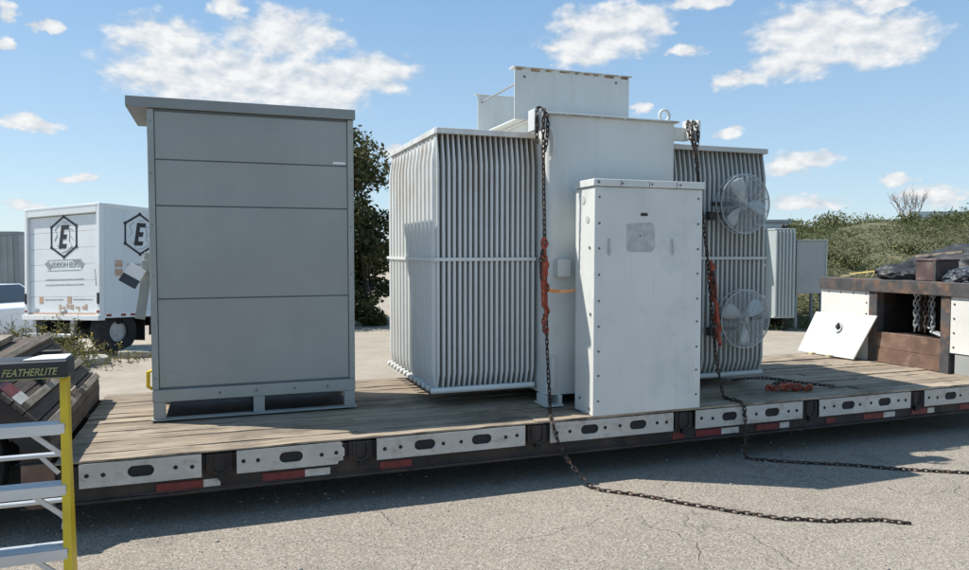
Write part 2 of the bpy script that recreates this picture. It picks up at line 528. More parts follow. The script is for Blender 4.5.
cy, sy = math.cos(R(20)), math.sin(R(20))
def sd(s, d):                       # along / away from the embankment line -> world x, y
    return (s * cy + d * sy, -s * sy + d * cy)
def hill_h(s, d):
    k = sm(3.5, 9.5, s) if s < 20 else 1
    h = (2.42 + .42 * sm(9.5, 14, s)) * sm(17.2, 25.5, d) * k
    h += (.22 * mnoise.noise(Vector((s * .22, d * .25, 1.3))) + .10 * mnoise.noise(Vector((s * .8, d * .8, 4)))) * sm(17.5, 20, d) * k
    h -= .3 * sm(28, 40, d)
    return h - .06
def build_hill():
    ss = [2.5 + i * .5 for i in range(60)] + [34, 38, 45, 60, 90]
    ds = [16.9 + i * .4 for i in range(34)] + [32, 36, 42, 60]
    vs = []
    for d in ds:
        for s in ss:
            x, y = sd(s, d)
            vs.append((x, y, hill_h(s, d)))
    n = len(ss)
    fs = [(j * n + i, j * n + i + 1, (j + 1) * n + i + 1, (j + 1) * n + i) for j in range(len(ds) - 1) for i in range(n - 1)]
    setp(obj('hill', MB().add(vs, fs), 'hill'), kind='structure')
    mb = MB()
    rg = random.Random(3)
    n = 0
    while n < 17000:
        s, d = rg.uniform(4, 34), 17.2 + 10.5 * rg.random()
        if s > 22 + (d - 17) * 1.2:
            continue
        den = mnoise.noise(Vector((s * .35, d * .45, 8.0)))
        if den < -.30 + rg.uniform(-.2, .2):
            continue
        x, y = sd(s, d)
        z = hill_h(s, d)
        tall = .10 + .5 * max(0, den + .05)
        for k in range(6):
            mb.leaf((x + rg.gauss(0, .13), y + rg.gauss(0, .13), z + abs(rg.gauss(0, 1)) * tall * .6), rg.uniform(.05, .125), rg, droop=-.6, asp=.38)
        n += 1
    for i in range(100):
        s, d = rg.uniform(6, 30), rg.uniform(18, 27)
        if s > 22 + (d - 17) * 1.2:
            continue
        x, y = sd(s, d)
        r_ = rg.choice((.25, .3, .4, .55, .7)) * rg.uniform(.7, 1.1)
        for q in range(3):
            leaf_cloud(mb, (x + rg.gauss(0, r_ * .5), y + rg.gauss(0, r_ * .5), hill_h(s, d) + r_ * rg.uniform(.1, .45)), (r_ * .7, r_ * .7, r_ * .45), int(90 + 170 * r_), .10, rg)
    setp(rawobj('hillside_brush', mb, 'brush'), 'olive scrub and grass covering the embankment behind the trailer', 'brush', kind='stuff')
build_hill()

# ------------------------------------------------------------------ trailer
Y0, Y1, ZD = 5.43, 7.83, .5
tr = thing('flatbed_trailer', 'long low flatbed trailer with timber deck and bolted plates along its side', 'trailer', (3.0, 6.6, 0))
def deck():
    mb = MB()
    rg = random.Random(11)
    n = 15
    w = (Y1 - Y0) / n
    for i in range(n):
        y0 = Y0 + i * w
        x = -1.0
        cuts = [x]
        while True:
            x += rg.uniform(2.6, 4.4)
            if x > 7.0:
                break
            cuts.append(x)
        cuts.append(7.74)
        for a, b in zip(cuts[:-1], cuts[1:]):
            dz = rg.uniform(-.010, .004)
            g = rg.uniform(.004, .010)
            m = 19
            ov = .036 if i == 0 else 0
            vs = []
            for q in range(m):
                xx = a + .003 + (b - a - .006) * q / (m - 1)
                jz = dz + rg.uniform(-.003, .003)
                e1 = rg.uniform(0, .007)
                e2 = rg.uniform(0, .007)
                vs += [(xx, y0 + g / 2 + e1 - ov, ZD - .0165 if ov else ZD - .04), (xx, y0 + g / 2 + e1 - ov, ZD + jz), (xx, y0 + w - g / 2 - e2, ZD + jz), (xx, y0 + w - g / 2 - e2, ZD - .0165 if ov else ZD - .04)]
            fs = [(0, 1, 2, 3), tuple(4 * (m - 1) + k for k in (3, 2, 1, 0))]
            for q in range(m - 1):
                for k in range(4):
                    k2 = (k + 1) % 4
                    fs.append((4 * q + k, 4 * q + 4 + k, 4 * q + 4 + k2, 4 * q + k2))
            mb.add(vs, fs)
    obj('deck', mb, 'wood', tr, smooth=False)
deck()
def trailer():
    # side channel, far side channel, underframe
    mb = MB()
    mb.prism([(5.435, .455), (5.435, .225), (5.405, .225), (5.405, .205), (5.52, .205), (5.52, .225), (5.449, .225), (5.449, .455)], 0, -1.2, 7.9)
    mb.prism([(7.825, .455), (7.825, .205), (7.72, .205), (7.72, .225), (7.811, .225), (7.811, .455)], 0, -1.2, 7.9)
    obj('side_beam', mb, 'rail', tr, bevel=.003)
    mb = MB()
    for y in (6.1, 7.05):
        mb.box(-1.2, 7.9, y, y + .14, .19, .455)
    for i in range(11):
        x = -.6 + i * .82
        mb.box(x, x + .08, 5.52, 7.72, .30, .455)
    mb.box(-1.0, 7.74, 5.45, 7.81, .456, .4585)  # thin sheet added under the planks to block light through the gaps
    obj('underframe', mb, 'rail', tr)
    # aluminium plates
    plates = [(-.86, -.11), (.12, .87), (1.11, 2.31), (2.53, 3.70), (3.93, 5.11), (5.31, 6.46), (6.65, 7.80)]
    slots = [(-.49,), (.49,), (1.48, 1.94), (2.89, 3.35), (4.29, 4.76), (5.66, 6.12), (7.01, 7.45)]
    for (a, b), ss in zip(plates, slots):
        z0, z1 = .318, .478
        zc = (z0 + z1) / 2 + .004
        m = MB()
        # front sheet cut around the slots: build as strips
        xs = [a]
        hw, hh = .082, .038
        yf, yb = 5.392, 5.404
        def slotpoly(c):
            P = []
            for k in range(9):
                t = -math.pi / 2 + math.pi * k / 8
                P.append((c + hw - hh + hh * math.cos(t), zc + hh * math.sin(t)))
            for k in range(9):
                t = math.pi / 2 + math.pi * k / 8
                P.append((c - hw + hh + hh * math.cos(t), zc + hh * math.sin(t)))
            return P
        outer = [(a, z0), (b, z0), (b, z1), (a, z1)]
        if a == .12:
            outer = [(a, z0), (b - .05, z0), (b - .045, z0 + .02), (b - .01, z0 + .025), (b - .012, z0 + .05), (b, z0 + .06), (b, z1 - .05), (b - .02, z1 - .03), (b - .012, z1 - .01), (b - .03, z1), (a, z1)]
        loops = [outer] + [slotpoly(c) for c in ss]
        flat = [q for L in loops for q in L]
        tris = tessellate_polygon([[Vector((q[0], q[1], 0)) for q in L] for L in loops])
        n = len(flat)
        m.v = [(q[0], yf, q[1]) for q in flat] + [(q[0], yb, q[1]) for q in flat]
        m.f = [tuple(t) for t in tris] + [tuple(i + n for i in t) for t in tris]
        o = 0
        for L in loops:
            k = len(L)
            m.f += [(o + i, o + (i + 1) % k, n + o + (i + 1) % k, n + o + i) for i in range(k)]
            o += k
        p = obj('side_plate', m, 'alu', tr, smooth=False)
        obj('slot_shade_fill', MB().box(a + .02, b - .02, 5.4055, 5.434, z0 + .01, z1 - .01), 'black', p)  # black fill added behind the slots, standing for the shade inside them
        hb = MB()
        for c in ss:
            pts = []
        W = b - a
        for t in ((.06, .19, .78, .92) if len(ss) == 1 else (.05, .15, .49 - .06, .49 + .06, .86, .94)):
            hb.disc((a + W * t, yf + .001, zc + rnd.uniform(-.006, .006)), (0, -1, 0), .0145, .004, 12)
        objs('bolt_hole', hb, 'black', p)
    # pockets between plates
    for x in (0.005, .99, 2.42, 3.815, 5.21, 6.555):
        mb = MB()
        mb.box(x - .085, x + .085, 5.405, 5.434, .33, .47)
        po = obj('stake_pocket', mb, 'rail', tr, bevel=.006)
        u = MB()
        pth = [(x - .05, 5.392, .465), (x - .052, 5.392, .39)] + [(x + .052 * math.cos(math.pi + math.pi * k / 8), 5.392, .375 + .045 * math.sin(math.pi + math.pi * k / 8)) for k in range(9)] + [(x + .052, 5.392, .39), (x + .05, 5.392, .465)]
        u.tube(pth, .0085, 6)
        obj('tie_down_ring', u, 'rail', po)
        k = MB()
        k.disc((x + .01, 5.404, .30), (0, 1, 0), .024, .029, 14)
        obj('pin_hole', k, 'black', po)
    # reflective tape
    for a, c, b in [(-.40, -.10, .01), (.29, .59, .77), (1.14, 1.385, 1.385), (3.72, 3.84, 3.85), (3.96, 4.23, 4.42), (4.61, 4.88, 4.99), (5.43, 5.54, 5.55), (5.89, 6.15, 6.30), (6.52, 6.74, 6.83), (7.18, 7.55, 7.70)]:
        z = .262
        o = obj('red_reflector', MB().box(a, c, 5.429, 5.4345, z - .027, z + .027), 'refred', tr)
        if b - c > .03:
            obj('white_reflector', MB().box(c, b, 5.429, 5.4345, z - .025, z + .027), 'refwht', tr)
    # raised rear section over the wheels
    xr = -1.03
    mb = MB()
    rg = random.Random(5)
    # end wall boards
    for i in range(3):
        mb.box(xr - .04, xr + .004 * (i % 2), Y0 + .02, 7.62, ZD + .008 + i * .064, ZD + .07 + i * .064)
    sl = [(xr, .70), (-1.44, 1.11)]
    nb = 6
    for i in range(nb):
        t0, t1 = i / nb, (i + 1) / nb - .015
        a = (xr + (sl[1][0] - xr) * t0, .70 + .41 * t0)
        b = (xr + (sl[1][0] - xr) * t1, .70 + .41 * t1)
        jz = rg.uniform(-.004, .006)
        mb.prism([(a[0], a[1] + jz), (b[0], b[1] + jz), (b[0] - .03, b[1] - .03), (a[0] - .03, a[1] - .03)], 1, Y0 + .02, 7.62)
    for i in range(16):
        mb.box(-1.46 - (i + 1) * .165, -1.46 - i * .165 - .006, Y0 + .02, 7.62, 1.06, 1.10 + rg.uniform(-.004, .004))
    rp = obj('rear_ramp', mb, 'ramp', tr, smooth=False)
    def cleat(t, y0, y1, r=.024):
        x, z = xr - .41 * t + .012, .70 + .41 * t + .012
        return MB().bar((x, y0, z), (x, y1, z), .055, .045, up=(1, 0, 1))
    for t, y0, y1 in ((.05, 5.46, 6.35), (.05, 6.75, 7.52), (.38, 5.5, 6.62), (.38, 6.95, 7.56), (.97, 5.46, 7.62)):
        obj('cleat', cleat(t, y0, y1), 'cleat', rp, bevel=.005, smooth=False)
    tp = MB()
    q = Matrix.Translation((-1.28, 5.50, .955)) @ Euler((0, R(45), R(0))).to_matrix().to_4x4()
    obj('red_reflector', MB().box(-.07, .04, 0, .24, -.003, .004, q), 'refred', tr)
    obj('white_reflector', MB().box(.04, .11, 0, .24, -.003, .004, q), 'refwht', tr)
    mb = MB()
    mb.prism([(-1.03, .49), (-1.03, .68), (-1.46, 1.08), (-4.1, 1.08), (-4.1, .93), (-1.5, .93), (-1.2, .62), (-1.2, .49)], 1, 5.44, 5.47)
    mb.prism([(-1.03, .49), (-1.03, .68), (-1.46, 1.08), (-4.1, 1.08), (-4.1, .93), (-1.5, .93), (-1.2, .62), (-1.2, .49)], 1, 7.6, 7.63)
    mb.box(-4.1, -1.21, 6.2, 6.32, .6, 1.05)
    mb.box(-4.1, -1.21, 6.9, 7.02, .6, 1.05)
    objs('rear_frame', mb, 'rail', tr)
    # rounded end plate of the side beam
    P = [(-1.0, .5), (-1.0, .21)] + [(-1.13 + .06 * math.cos(-math.pi / 2 - t * math.pi / 16), .275 + .065 * math.sin(-math.pi / 2 - t * math.pi / 16)) for t in range(9)] + [(-1.19, .5)]
    obj('end_plate', MB().prism(P, 1, 5.40, 5.428), 'beam', tr, bevel=.006)
    for x in (-1.80, -2.95):
        for y in (5.5, 7.28):
            w = MB()
            prof = [(.30, 0), (.44, .0), (.49, .035), (.50, .07), (.50, .18), (.49, .215), (.44, .25), (.30, .25)]
            n = 36
            vs = [(x + p[0] * math.cos(2 * math.pi * k / n), y + p[1], .5 + p[0] * math.sin(2 * math.pi * k / n)) for k in range(n) for p in prof]
            L = len(prof)
            fs = [(k * L + i, k * L + (i + 1) % L, ((k + 1) % n) * L + (i + 1) % L, ((k + 1) % n) * L + i) for k in range(n) for i in range(L)]
            w.add(vs, fs)
            ty = obj('wheel', w, 'rubber', tr)
            rm = MB().disc((x, y + .05, .5), (0, 1, 0), .30, .15, 28)
            rm.disc((x, y + .0, .5), (0, 1, 0), .09, .06, 18)
            for k in range(8):
                rm.disc((x + .16 * math.cos(k * math.pi / 4), y + .03, .5 + .16 * math.sin(k * math.pi / 4)), (0, 1, 0), .016, .03, 8)
            obj('rim', rm, 'steel', ty)
    objs('axle', MB().tube([(-1.8, 5.6, .5), (-1.8, 7.5, .5)], .06, 12).tube([(-2.95, 5.6, .5), (-2.95, 7.5, .5)], .06, 12), 'rail', tr)
    # front step with tool compartments
    XF = 7.70
    obj('top_beam', MB().prism([(XF - .03, 1.365), (XF - .03, 1.515), (XF + .2, 1.515), (XF + .2, 1.5), (XF - .012, 1.5), (XF - .012, 1.365)], 1, Y0 - .02, 7.84), 'topbeam', tr, bevel=.004)
    obj('upper_deck', MB().box(XF + .2, 12.2, Y0, 7.84, 1.43, 1.49), 'ramp', tr)
    obj('step_sill', MB().box(XF, XF + .05, 6.07, 6.93, .5, .67).box(XF + .006, XF + .05, 6.07, 6.93, .673, .872), 'beam', tr, bevel=.004)
    for y0, y1 in ((6.93, 7.05), (5.955, 6.07)):
        obj('post', MB().box(XF - .008, XF + .12, y0, y1, .47, 1.364), 'topbeam', tr, bevel=.005)
    pw = obj('step_panel', MB().box(XF, XF + .012, 7.053, 7.83, .5, 1.362), 'panelw', tr)
    s = MB()
    for y in (7.1, 7.3, 7.5, 7.7):
        s.disc((XF + .001, y, 1.33), (-1, 0, 0), .011, .006, 8)
    for z in (1.22, 1.08):
        s.disc((XF + .001, 7.09, z), (-1, 0, 0), .011, .006, 8)
    objs('rivet', s, 'bolt', pw)
    pw = obj('step_panel', MB().box(XF, XF + .012, 5.44, 5.952, .735, 1.362), 'panelw', tr)
    s = MB()
    for z in (1.28, 1.12, .96, .80):
        s.disc((XF + .001, 5.91, z), (-1, 0, 0), .012, .006, 8)
        s.disc((XF + .001, 5.50, z), (-1, 0, 0), .012, .006, 8)
    objs('rivet', s, 'bolt', pw)
    obj('drop_box', MB().box(XF + .01, XF + .3, 5.46, 5.90, .5, .725), 'cabtrim', tr, bevel=.006)
    mb = MB()
    mb.box(XF + .7, XF + .72, 6.07, 6.93, .5, 1.43)
    mb.box(XF + .13, XF + .7, 6.05, 6.07, .5, 1.43)
    mb.box(XF + .13, XF + .7, 6.93, 6.95, .5, 1.43)
    mb.box(XF + .06, XF + .7, 6.07, 6.93, .84, .86)
    mb.box(XF + .2, XF + .7, 5.95, 7.05, 1.405, 1.425)
    obj('tool_bay', mb, 'rail', tr)
    mb = MB()
    for y in (5.45, 7.79):
        mb.box(XF + .15, 12.2, y, y + .04, 1.15, 1.43)
    objs('neck_beam', mb, 'rail', tr)
    obj('neck_floor', MB().box(XF + .02, 9.5, Y0 + .02, 7.8, .44, .49), 'rail', tr)
trailer()

# ------------------------------------------------------------------ chains
def resample(path, pitch):
    P = [Vector(p) for p in path]
    out = [P[0].copy()]
    need = pitch
    for a, b in zip(P[:-1], P[1:]):
        L = (b - a).length
        t = 0
        while L - t >= need:
            t += need
            out.append(a.lerp(b, t / L))
            need = pitch
        need -= (L - t)
    return out

def smooth_path(pts, n=8):
    P = [Vector(p) for p in pts]
    P = [P[0] * 2 - P[1]] + P + [P[-1] * 2 - P[-2]]
    out = []
    for i in range(1, len(P) - 2):
        a, b, c, d = P[i - 1:i + 3]
        for k in range(n):
            t = k / n
            out.append(.5 * (2 * b + (c - a) * t + (2 * a - 5 * b + 4 * c - d) * t * t + (3 * b - a - 3 * c + d) * t ** 3))
    out.append(P[-2])
    return out

def chain_mb(path, pitch=.043, wire=.0062, half=.018, mb=None, jit=.0, twist0=0):
    mb = mb or MB()
    pts = resample(path, pitch)
    rg = random.Random(len(pts))
    for i in range(len(pts) - 1):
        a, b = pts[i], pts[i + 1]
        t = (b - a).normalized()
        ref = Vector((0, 0, 1)) if abs(t.z) < .8 else Vector((.34, .94, 0))
        s = t.cross(ref).normalized()
        u = s.cross(t)
        ang = (math.pi / 4 if i % 2 else -math.pi / 4) + rg.uniform(-.25, .25) + twist0
        w = s * math.cos(ang) + u * math.sin(ang)
        c = (a + b) / 2 + Vector((rg.uniform(-jit, jit), rg.uniform(-jit, jit), 0))
        L = pitch / 2 + wire * 1.2 - half + wire
        pth = []
        for k in range(5):
            th = -math.pi / 2 + math.pi * k / 4
            pth.append(c + t * (L + (half - wire) * math.cos(th)) + w * (half - wire) * math.sin(th))
        for k in range(5):
            th = math.pi / 2 + math.pi * k / 4
            pth.append(c + t * (-L + (half - wire) * math.cos(th)) + w * (half - wire) * math.sin(th))
        mb.tube(pth, wire, 5, closed=True)
    return mb

def kink(path, amp, seed):
    rg = random.Random(seed)
    return [(x + rg.gauss(0, amp), y + rg.gauss(0, amp), z) for x, y, z in path]

gl = [(2.76, 5.10, .015), (2.82, 5.0, .012), (3.02, 4.83, .012), (3.31, 4.48, .012), (3.49, 4.26, .012), (3.71, 4.06, .012), (3.96, 3.91, .012), (4.2, 3.85, .012), (4.35, 3.79, .012), (4.46, 3.68, .012)]
lp = smooth_path([(2.66, 5.80, 3.075), (2.635, 5.775, 3.0), (2.64, 5.79, 2.73), (2.66, 5.80, 1.97), (2.685, 5.80, 1.1), (2.715, 5.80, .56), (2.69, 5.74, .518), (2.56, 5.46, .518), (2.545, 5.37, .48), (2.575, 5.36, .36), (2.65, 5.27, .17)] + kink([tuple((Vector(a_).lerp(Vector(b_), t_))) for a_, b_ in zip(gl[:-1], gl[1:]) for t_ in (0, .33, .66)] + [gl[-1]], .008, 3))
lc = chain_mb(lp)
chain_mb(smooth_path([(2.60, 5.83, 2.80), (2.59, 5.82, 2.98), (2.60, 5.85, 3.08), (2.66, 5.88, 3.10), (2.69, 5.82, 3.02), (2.68, 5.80, 2.86), (2.65, 5.78, 2.7)]), mb=lc)
o = obj('tie_down_chain', lc, 'chain', loc=(2.66, 5.80, .5))
setp(o, 'rusty chain at the tank left corner, its tail lying nearest the viewer on the asphalt', 'chain', 'chains lashing the transformer')
rp_ = smooth_path([(4.13, 5.78, 3.05), (4.11, 5.75, 2.98), (4.14, 5.75, 2.79), (4.19, 5.75, 2.48), (4.25, 5.75, 2.11), (4.30, 5.75, 1.77), (4.39, 5.75, .99), (4.46, 5.72, .56), (4.41, 5.60, .518), (4.43, 5.47, .518), (4.43, 5.375, .48), (4.44, 5.365, .26), (4.445, 5.37, .06), (4.47, 5.36, .013), (4.56, 5.28, .012), (4.82, 5.10, .012), (5.17, 4.89, .012), (5.47, 4.65, .012), (5.92, 4.37, .012), (6.23, 4.1, .012), (6.6, 3.9, .012)])
rc = chain_mb(rp_)
chain_mb(smooth_path([(4.19, 5.80, 2.80), (4.21, 5.80, 2.95), (4.20, 5.84, 3.06), (4.14, 5.86, 3.07), (4.10, 5.80, 2.98), (4.12, 5.76, 2.86), (4.17, 5.75, 2.7), (4.18, 5.75, 2.5)]), mb=rc)
o = obj('tie_down_chain', rc, 'chain', loc=(4.3, 5.75, .5))
setp(o, 'rusty chain beside the fans, dropping over the deck edge and running off to the right', 'chain', 'chains lashing the transformer')

def binder(label, pts, kinks, name='load_binder', grp='red chain load binders'):
    """lever load binder along a line a-b with hooks, lever and chain wraps"""
    a, b = Vector(pts[0]), Vector(pts[1])
    t = (b - a).normalized()
    side = Vector(kinks).normalized()
    th = thing(name, label, 'load binder', tuple((a + b) / 2), group=grp)
    L = (b - a).length
    P = lambda u, v=0: a + t * (L * u) + side * v
    obj('lever', MB().tube([P(.22, .012), P(.34, .03), P(.5, .032), P(.66, .03), P(.72, .028)], [.02, .026, .017, .015, .018], 8), 'redp', th)
    obj('lever_yoke', MB().bar(P(.18), P(.40), .05, .03, up=side).tube([P(.40), P(.48)], .013, 8), 'redp', th, bevel=.004)
    for q, (u0, sg) in enumerate(((.0, 1), (1.0, -1))):
        k = MB()
        pth = [P(u0 + sg * .20, .0), P(u0 + sg * .13, 0), P(u0 + sg * .08, .022), P(u0 + sg * .03, .026), P(u0, .004), P(u0 + sg * .02, -.024), P(u0 + sg * .06, -.026)]
        k.tube(pth, [.012, .014, .016, .016, .016, .014, .009], 8)
        obj('grab_hook', k, 'redp', th)
    rw = random.Random(int(a.x * 1000))
    wp = [P(u, .03 * math.sin(u * 26 + k) ) + t.cross(side) * (.022 * math.cos(u * 26 + k)) for k in (rw.uniform(0, 3),) for u in [i / 40 for i in range(2, 39)]]
    obj('wrapped_chain', chain_mb(wp, .040, .0068, .018), 'redp', th)
    tail = [P(.12, .02), P(.2, .05), P(.32, .055), P(.42, .045), P(.5, .03)]
    obj('wrapped_chain', chain_mb(tail, .040, .0062, .017), 'chain', th)
    obj('swivel', MB().tube([P(.46), P(.82)], .012, 8).ring(P(.82), side, .022, .008, 12, 6).tube([P(.60), P(.74)], .021, 10), 'redp', th)
    return th
binder('red lever binder on the left chain, between the fins and the tank', ((2.64, 5.765, 1.98), (2.655, 5.755, 1.17)), (-1, -.5, 0))
binder('red lever binder on the right chain, below the upper fan beside the white cover', ((4.31, 5.715, 1.78), (4.41, 5.70, 1.0)), (-.6, -1, 0))
binder('loose rusty red binder lying on the deck near the lower fan', ((5.06, 5.82, .53), (5.50, 5.69, .53)), (0, 0, 1))
o = obj('loose_chain', chain_mb(smooth_path([(5.10, 6.38, .515), (5.3, 6.40, .515), (5.5, 6.36, .515), (5.59, 6.23, .515), (5.66, 6.01, .515), (5.74, 5.85, .515), (5.84, 5.72, .515)])), 'chain', loc=(5.6, 6.1, .5))
setp(o, 'short dark chain lying on the deck boards right of the transformer', 'chain')
sp = MB()
for k in range(12):
    t0, t1 = k / 12, (k + 1) / 12
    f = lambda t: (2.69 + .22 * t, 5.76 - .06 * t, 1.535 - .012 * math.sin(t * 3.1) + .004 * t)
    sp.bar(f(t0), f(t1), .004, .03 - .012 * t0)
o = obj('orange_strap', sp, 'orange', loc=(2.8, 5.75, 1.53))
setp(o, 'short faded orange strap tied from left chain to white terminal cover', 'strap')

# ------------------------------------------------------------------ grey switchgear cabinet
cb = thing('switchgear_cabinet', 'tall plain grey steel cabinet standing on the left end of the deck', 'cabinet', (.33, 7.15, .5))
def cabinet():
    xa, xb, ya, yb = -.49, 1.14, 6.45, 7.25
    z0, z1 = .755, 3.0
    obj('body', MB().box(xa + .05, xb - .05, ya + .022, yb, z0, z1), 'cab', cb)
    pm = MB()
    for x0, x1 in ((xa, xa + .05), (xb - .05, xb)):
        pm.box(x0, x1, ya, ya + .06, z0, z1)
        pm.box(x0, x1, yb - .06, yb + .001, z0, z1)
    objs('corner_post', pm, 'cabtrim', cb, bevel=.006)
    sm_ = MB()
    sm_.box(xa + .004, xa + .049, ya + .06, yb - .06, z0, z1)
    sm_.box(xb - .049, xb - .004, ya + .06, yb - .06, z0, z1)
    objs('side_wall', sm_, 'cab', cb)
    # front sheets, seams between them
    zs = [z0 + .012, 1.487, 2.235, 2.602, 2.985]
    for i in range(4):
        g = .006
        x0, x1, a, b = xa + .056, xb - .056, zs[i] + g, zs[i + 1] - g
        vs, fs = [], []
        nx, nz = 10, 6
        for j in range(nz + 1):
            for k in range(nx + 1):
                u, w = k / nx, j / nz
                bow = .0042 * math.sin(math.pi * u) * math.sin(math.pi * w) * (1 if i % 2 else -1) + .0006 * mnoise.noise(Vector((u * 3, w * 2, i * 5.1)))
                vs.append((x0 + (x1 - x0) * u, ya + .012 - bow, a + (b - a) * w))
        for j in range(nz):
            for k in range(nx):
                q = j * (nx + 1) + k
                fs.append((q, q + 1, q + nx + 2, q + nx + 1))
        pn = MB().add(vs, fs)
        edge = [k for k in range(nx + 1)] + [(j + 1) * (nx + 1) - 1 for j in range(1, nz + 1)] + [nz * (nx + 1) + k for k in range(nx - 1, -1, -1)] + [j * (nx + 1) for j in range(nz - 1, 0, -1)]
        o = len(pn.v)
        pn.v += [(pn.v[e][0], ya + .0215, pn.v[e][2]) for e in edge]
        n = len(edge)
        pn.f += [(edge[k], edge[(k + 1) % n], o + (k + 1) % n, o + k) for k in range(n)]
        obj('front_panel', pn, 'cab', cb, sharp=50)
    obj('seam_backing', MB().box(xa + .051, xb - .051, ya + .0195, ya + .0212, z0 + .002, z1 - .003), 'cabdark', cb)
    rf = MB()
    rf.prism([(-.64, 3.01), (-.64, 3.085), (1.155, 3.085), (1.155, 3.0), (1.13, 3.0), (1.13, 3.003), (-.49, 3.003), (-.60, 3.003)], 1, 6.43, 6.45)
    rf.box(-.64, 1.155, 6.451, 7.45, 3.004, 3.086)
    obj('roof', rf, 'cabroof', cb, bevel=.004)
    # base frame with open skid
    bf = MB()
    bf.box(xa, xb, ya - .004, ya + .06, .655, z0 - .002)
    bf.box(xa, xb, yb - .06, yb, .655, z0 - .002)
    bf.box(xa, xa + .06, ya + .061, yb - .061, .655, z0 - .002)
    bf.box(xb - .06, xb, ya + .061, yb - .061, .655, z0 - .002)
    obj('base_frame', bf, 'cabtrim', cb, bevel=.004)
    for x in (xa + .005, .285, xb - .095):
        obj('foot', MB().box(x, x + .09, ya, ya + .05, .518, .654), 'cabtrim', cb, bevel=.003)
        obj('foot', MB().box(x, x + .09, yb - .05, yb, .518, .654), 'cabtrim', cb, bevel=.003)
    objs('skid_rail', MB().box(xa - .012, xb + .012, ya - .01, ya + .07, .503, .517).box(xa - .012, xb + .012, yb - .07, yb + .01, .503, .517), 'cabtrim', cb, bevel=.003)
    obj('floor_pan', MB().box(xa + .061, xb - .061, ya + .061, yb - .061, .70, .748), 'cabdark', cb)
    obj('skid_shade_sheet', MB().box(xa + .09, xb - .03, ya + .075, yb - .075, .502, .509), 'black', cb)  # black sheet added on the deck, painting in the shade under the cabinet
    bl = MB()
    for x in (.02, .31, .62, .9):
        bl.disc((x, ya - .004, .705), (0, -1, 0), .010, .006, 8)
    for z in (1.487, 2.235, 2.602):
        for x in (-.40, .06, .42, .78, 1.05):
            bl.disc((x + rnd.uniform(-.02, .02), ya + .016, z), (0, -1, 0), .0065, .009, 8)
    for x in (xa + .025, xb - .025):
        for k in range(6):
            bl.disc((x, ya - .0005, .85 + k * .41), (0, -1, 0), .0055, .003, 8)
    objs('bolt', bl, 'cabdark', cb)
    obj('rating_label', MB().box(.965, 1.07, ya + .0085, ya + .0115, 2.618, 2.636), 'capwht', cb)
    obj('grounding_pad', MB().disc((-.33, ya + .0115, .83), (0, -1, 0), .055, .0025, 24), 'cabtrim', cb)
    # things on the left side: hanging arm with a card, yellow loop
    ar = MB().bar((-.50, 6.60, 1.86), (-.582, 6.60, 1.32), .02, .075, up=(1, 0, .1))
    ar.box(-.56, -.486, 6.57, 6.589, 1.70, 1.80)
    a = obj('latch_arm', ar, 'cabtrim', cb, bevel=.004)
    q = Matrix.Translation((-.625, 6.565, 1.675)) @ Euler((0, R(32), R(0))).to_matrix().to_4x4()
    obj('card', MB().box(-.066, .066, -.006, .006, -.01, .085, q), 'capwht', a)
    obj('card', MB().box(-.07, .07, -.009, .008, -.085, -.012, q), 'tarpb', a)
    obj('handle', MB().tube([(-.49, 6.55, .90), (-.525, 6.55, .89), (-.528, 6.55, .77), (-.49, 6.55, .75)], .016, 8), 'yellow', cb)
    obj('rubber_flap', MB().prism([(1.142, .98), (1.150, .98), (1.21, .64), (1.17, .72)], 1, 6.9, 6.93), 'rubber', cb)
cabinet()

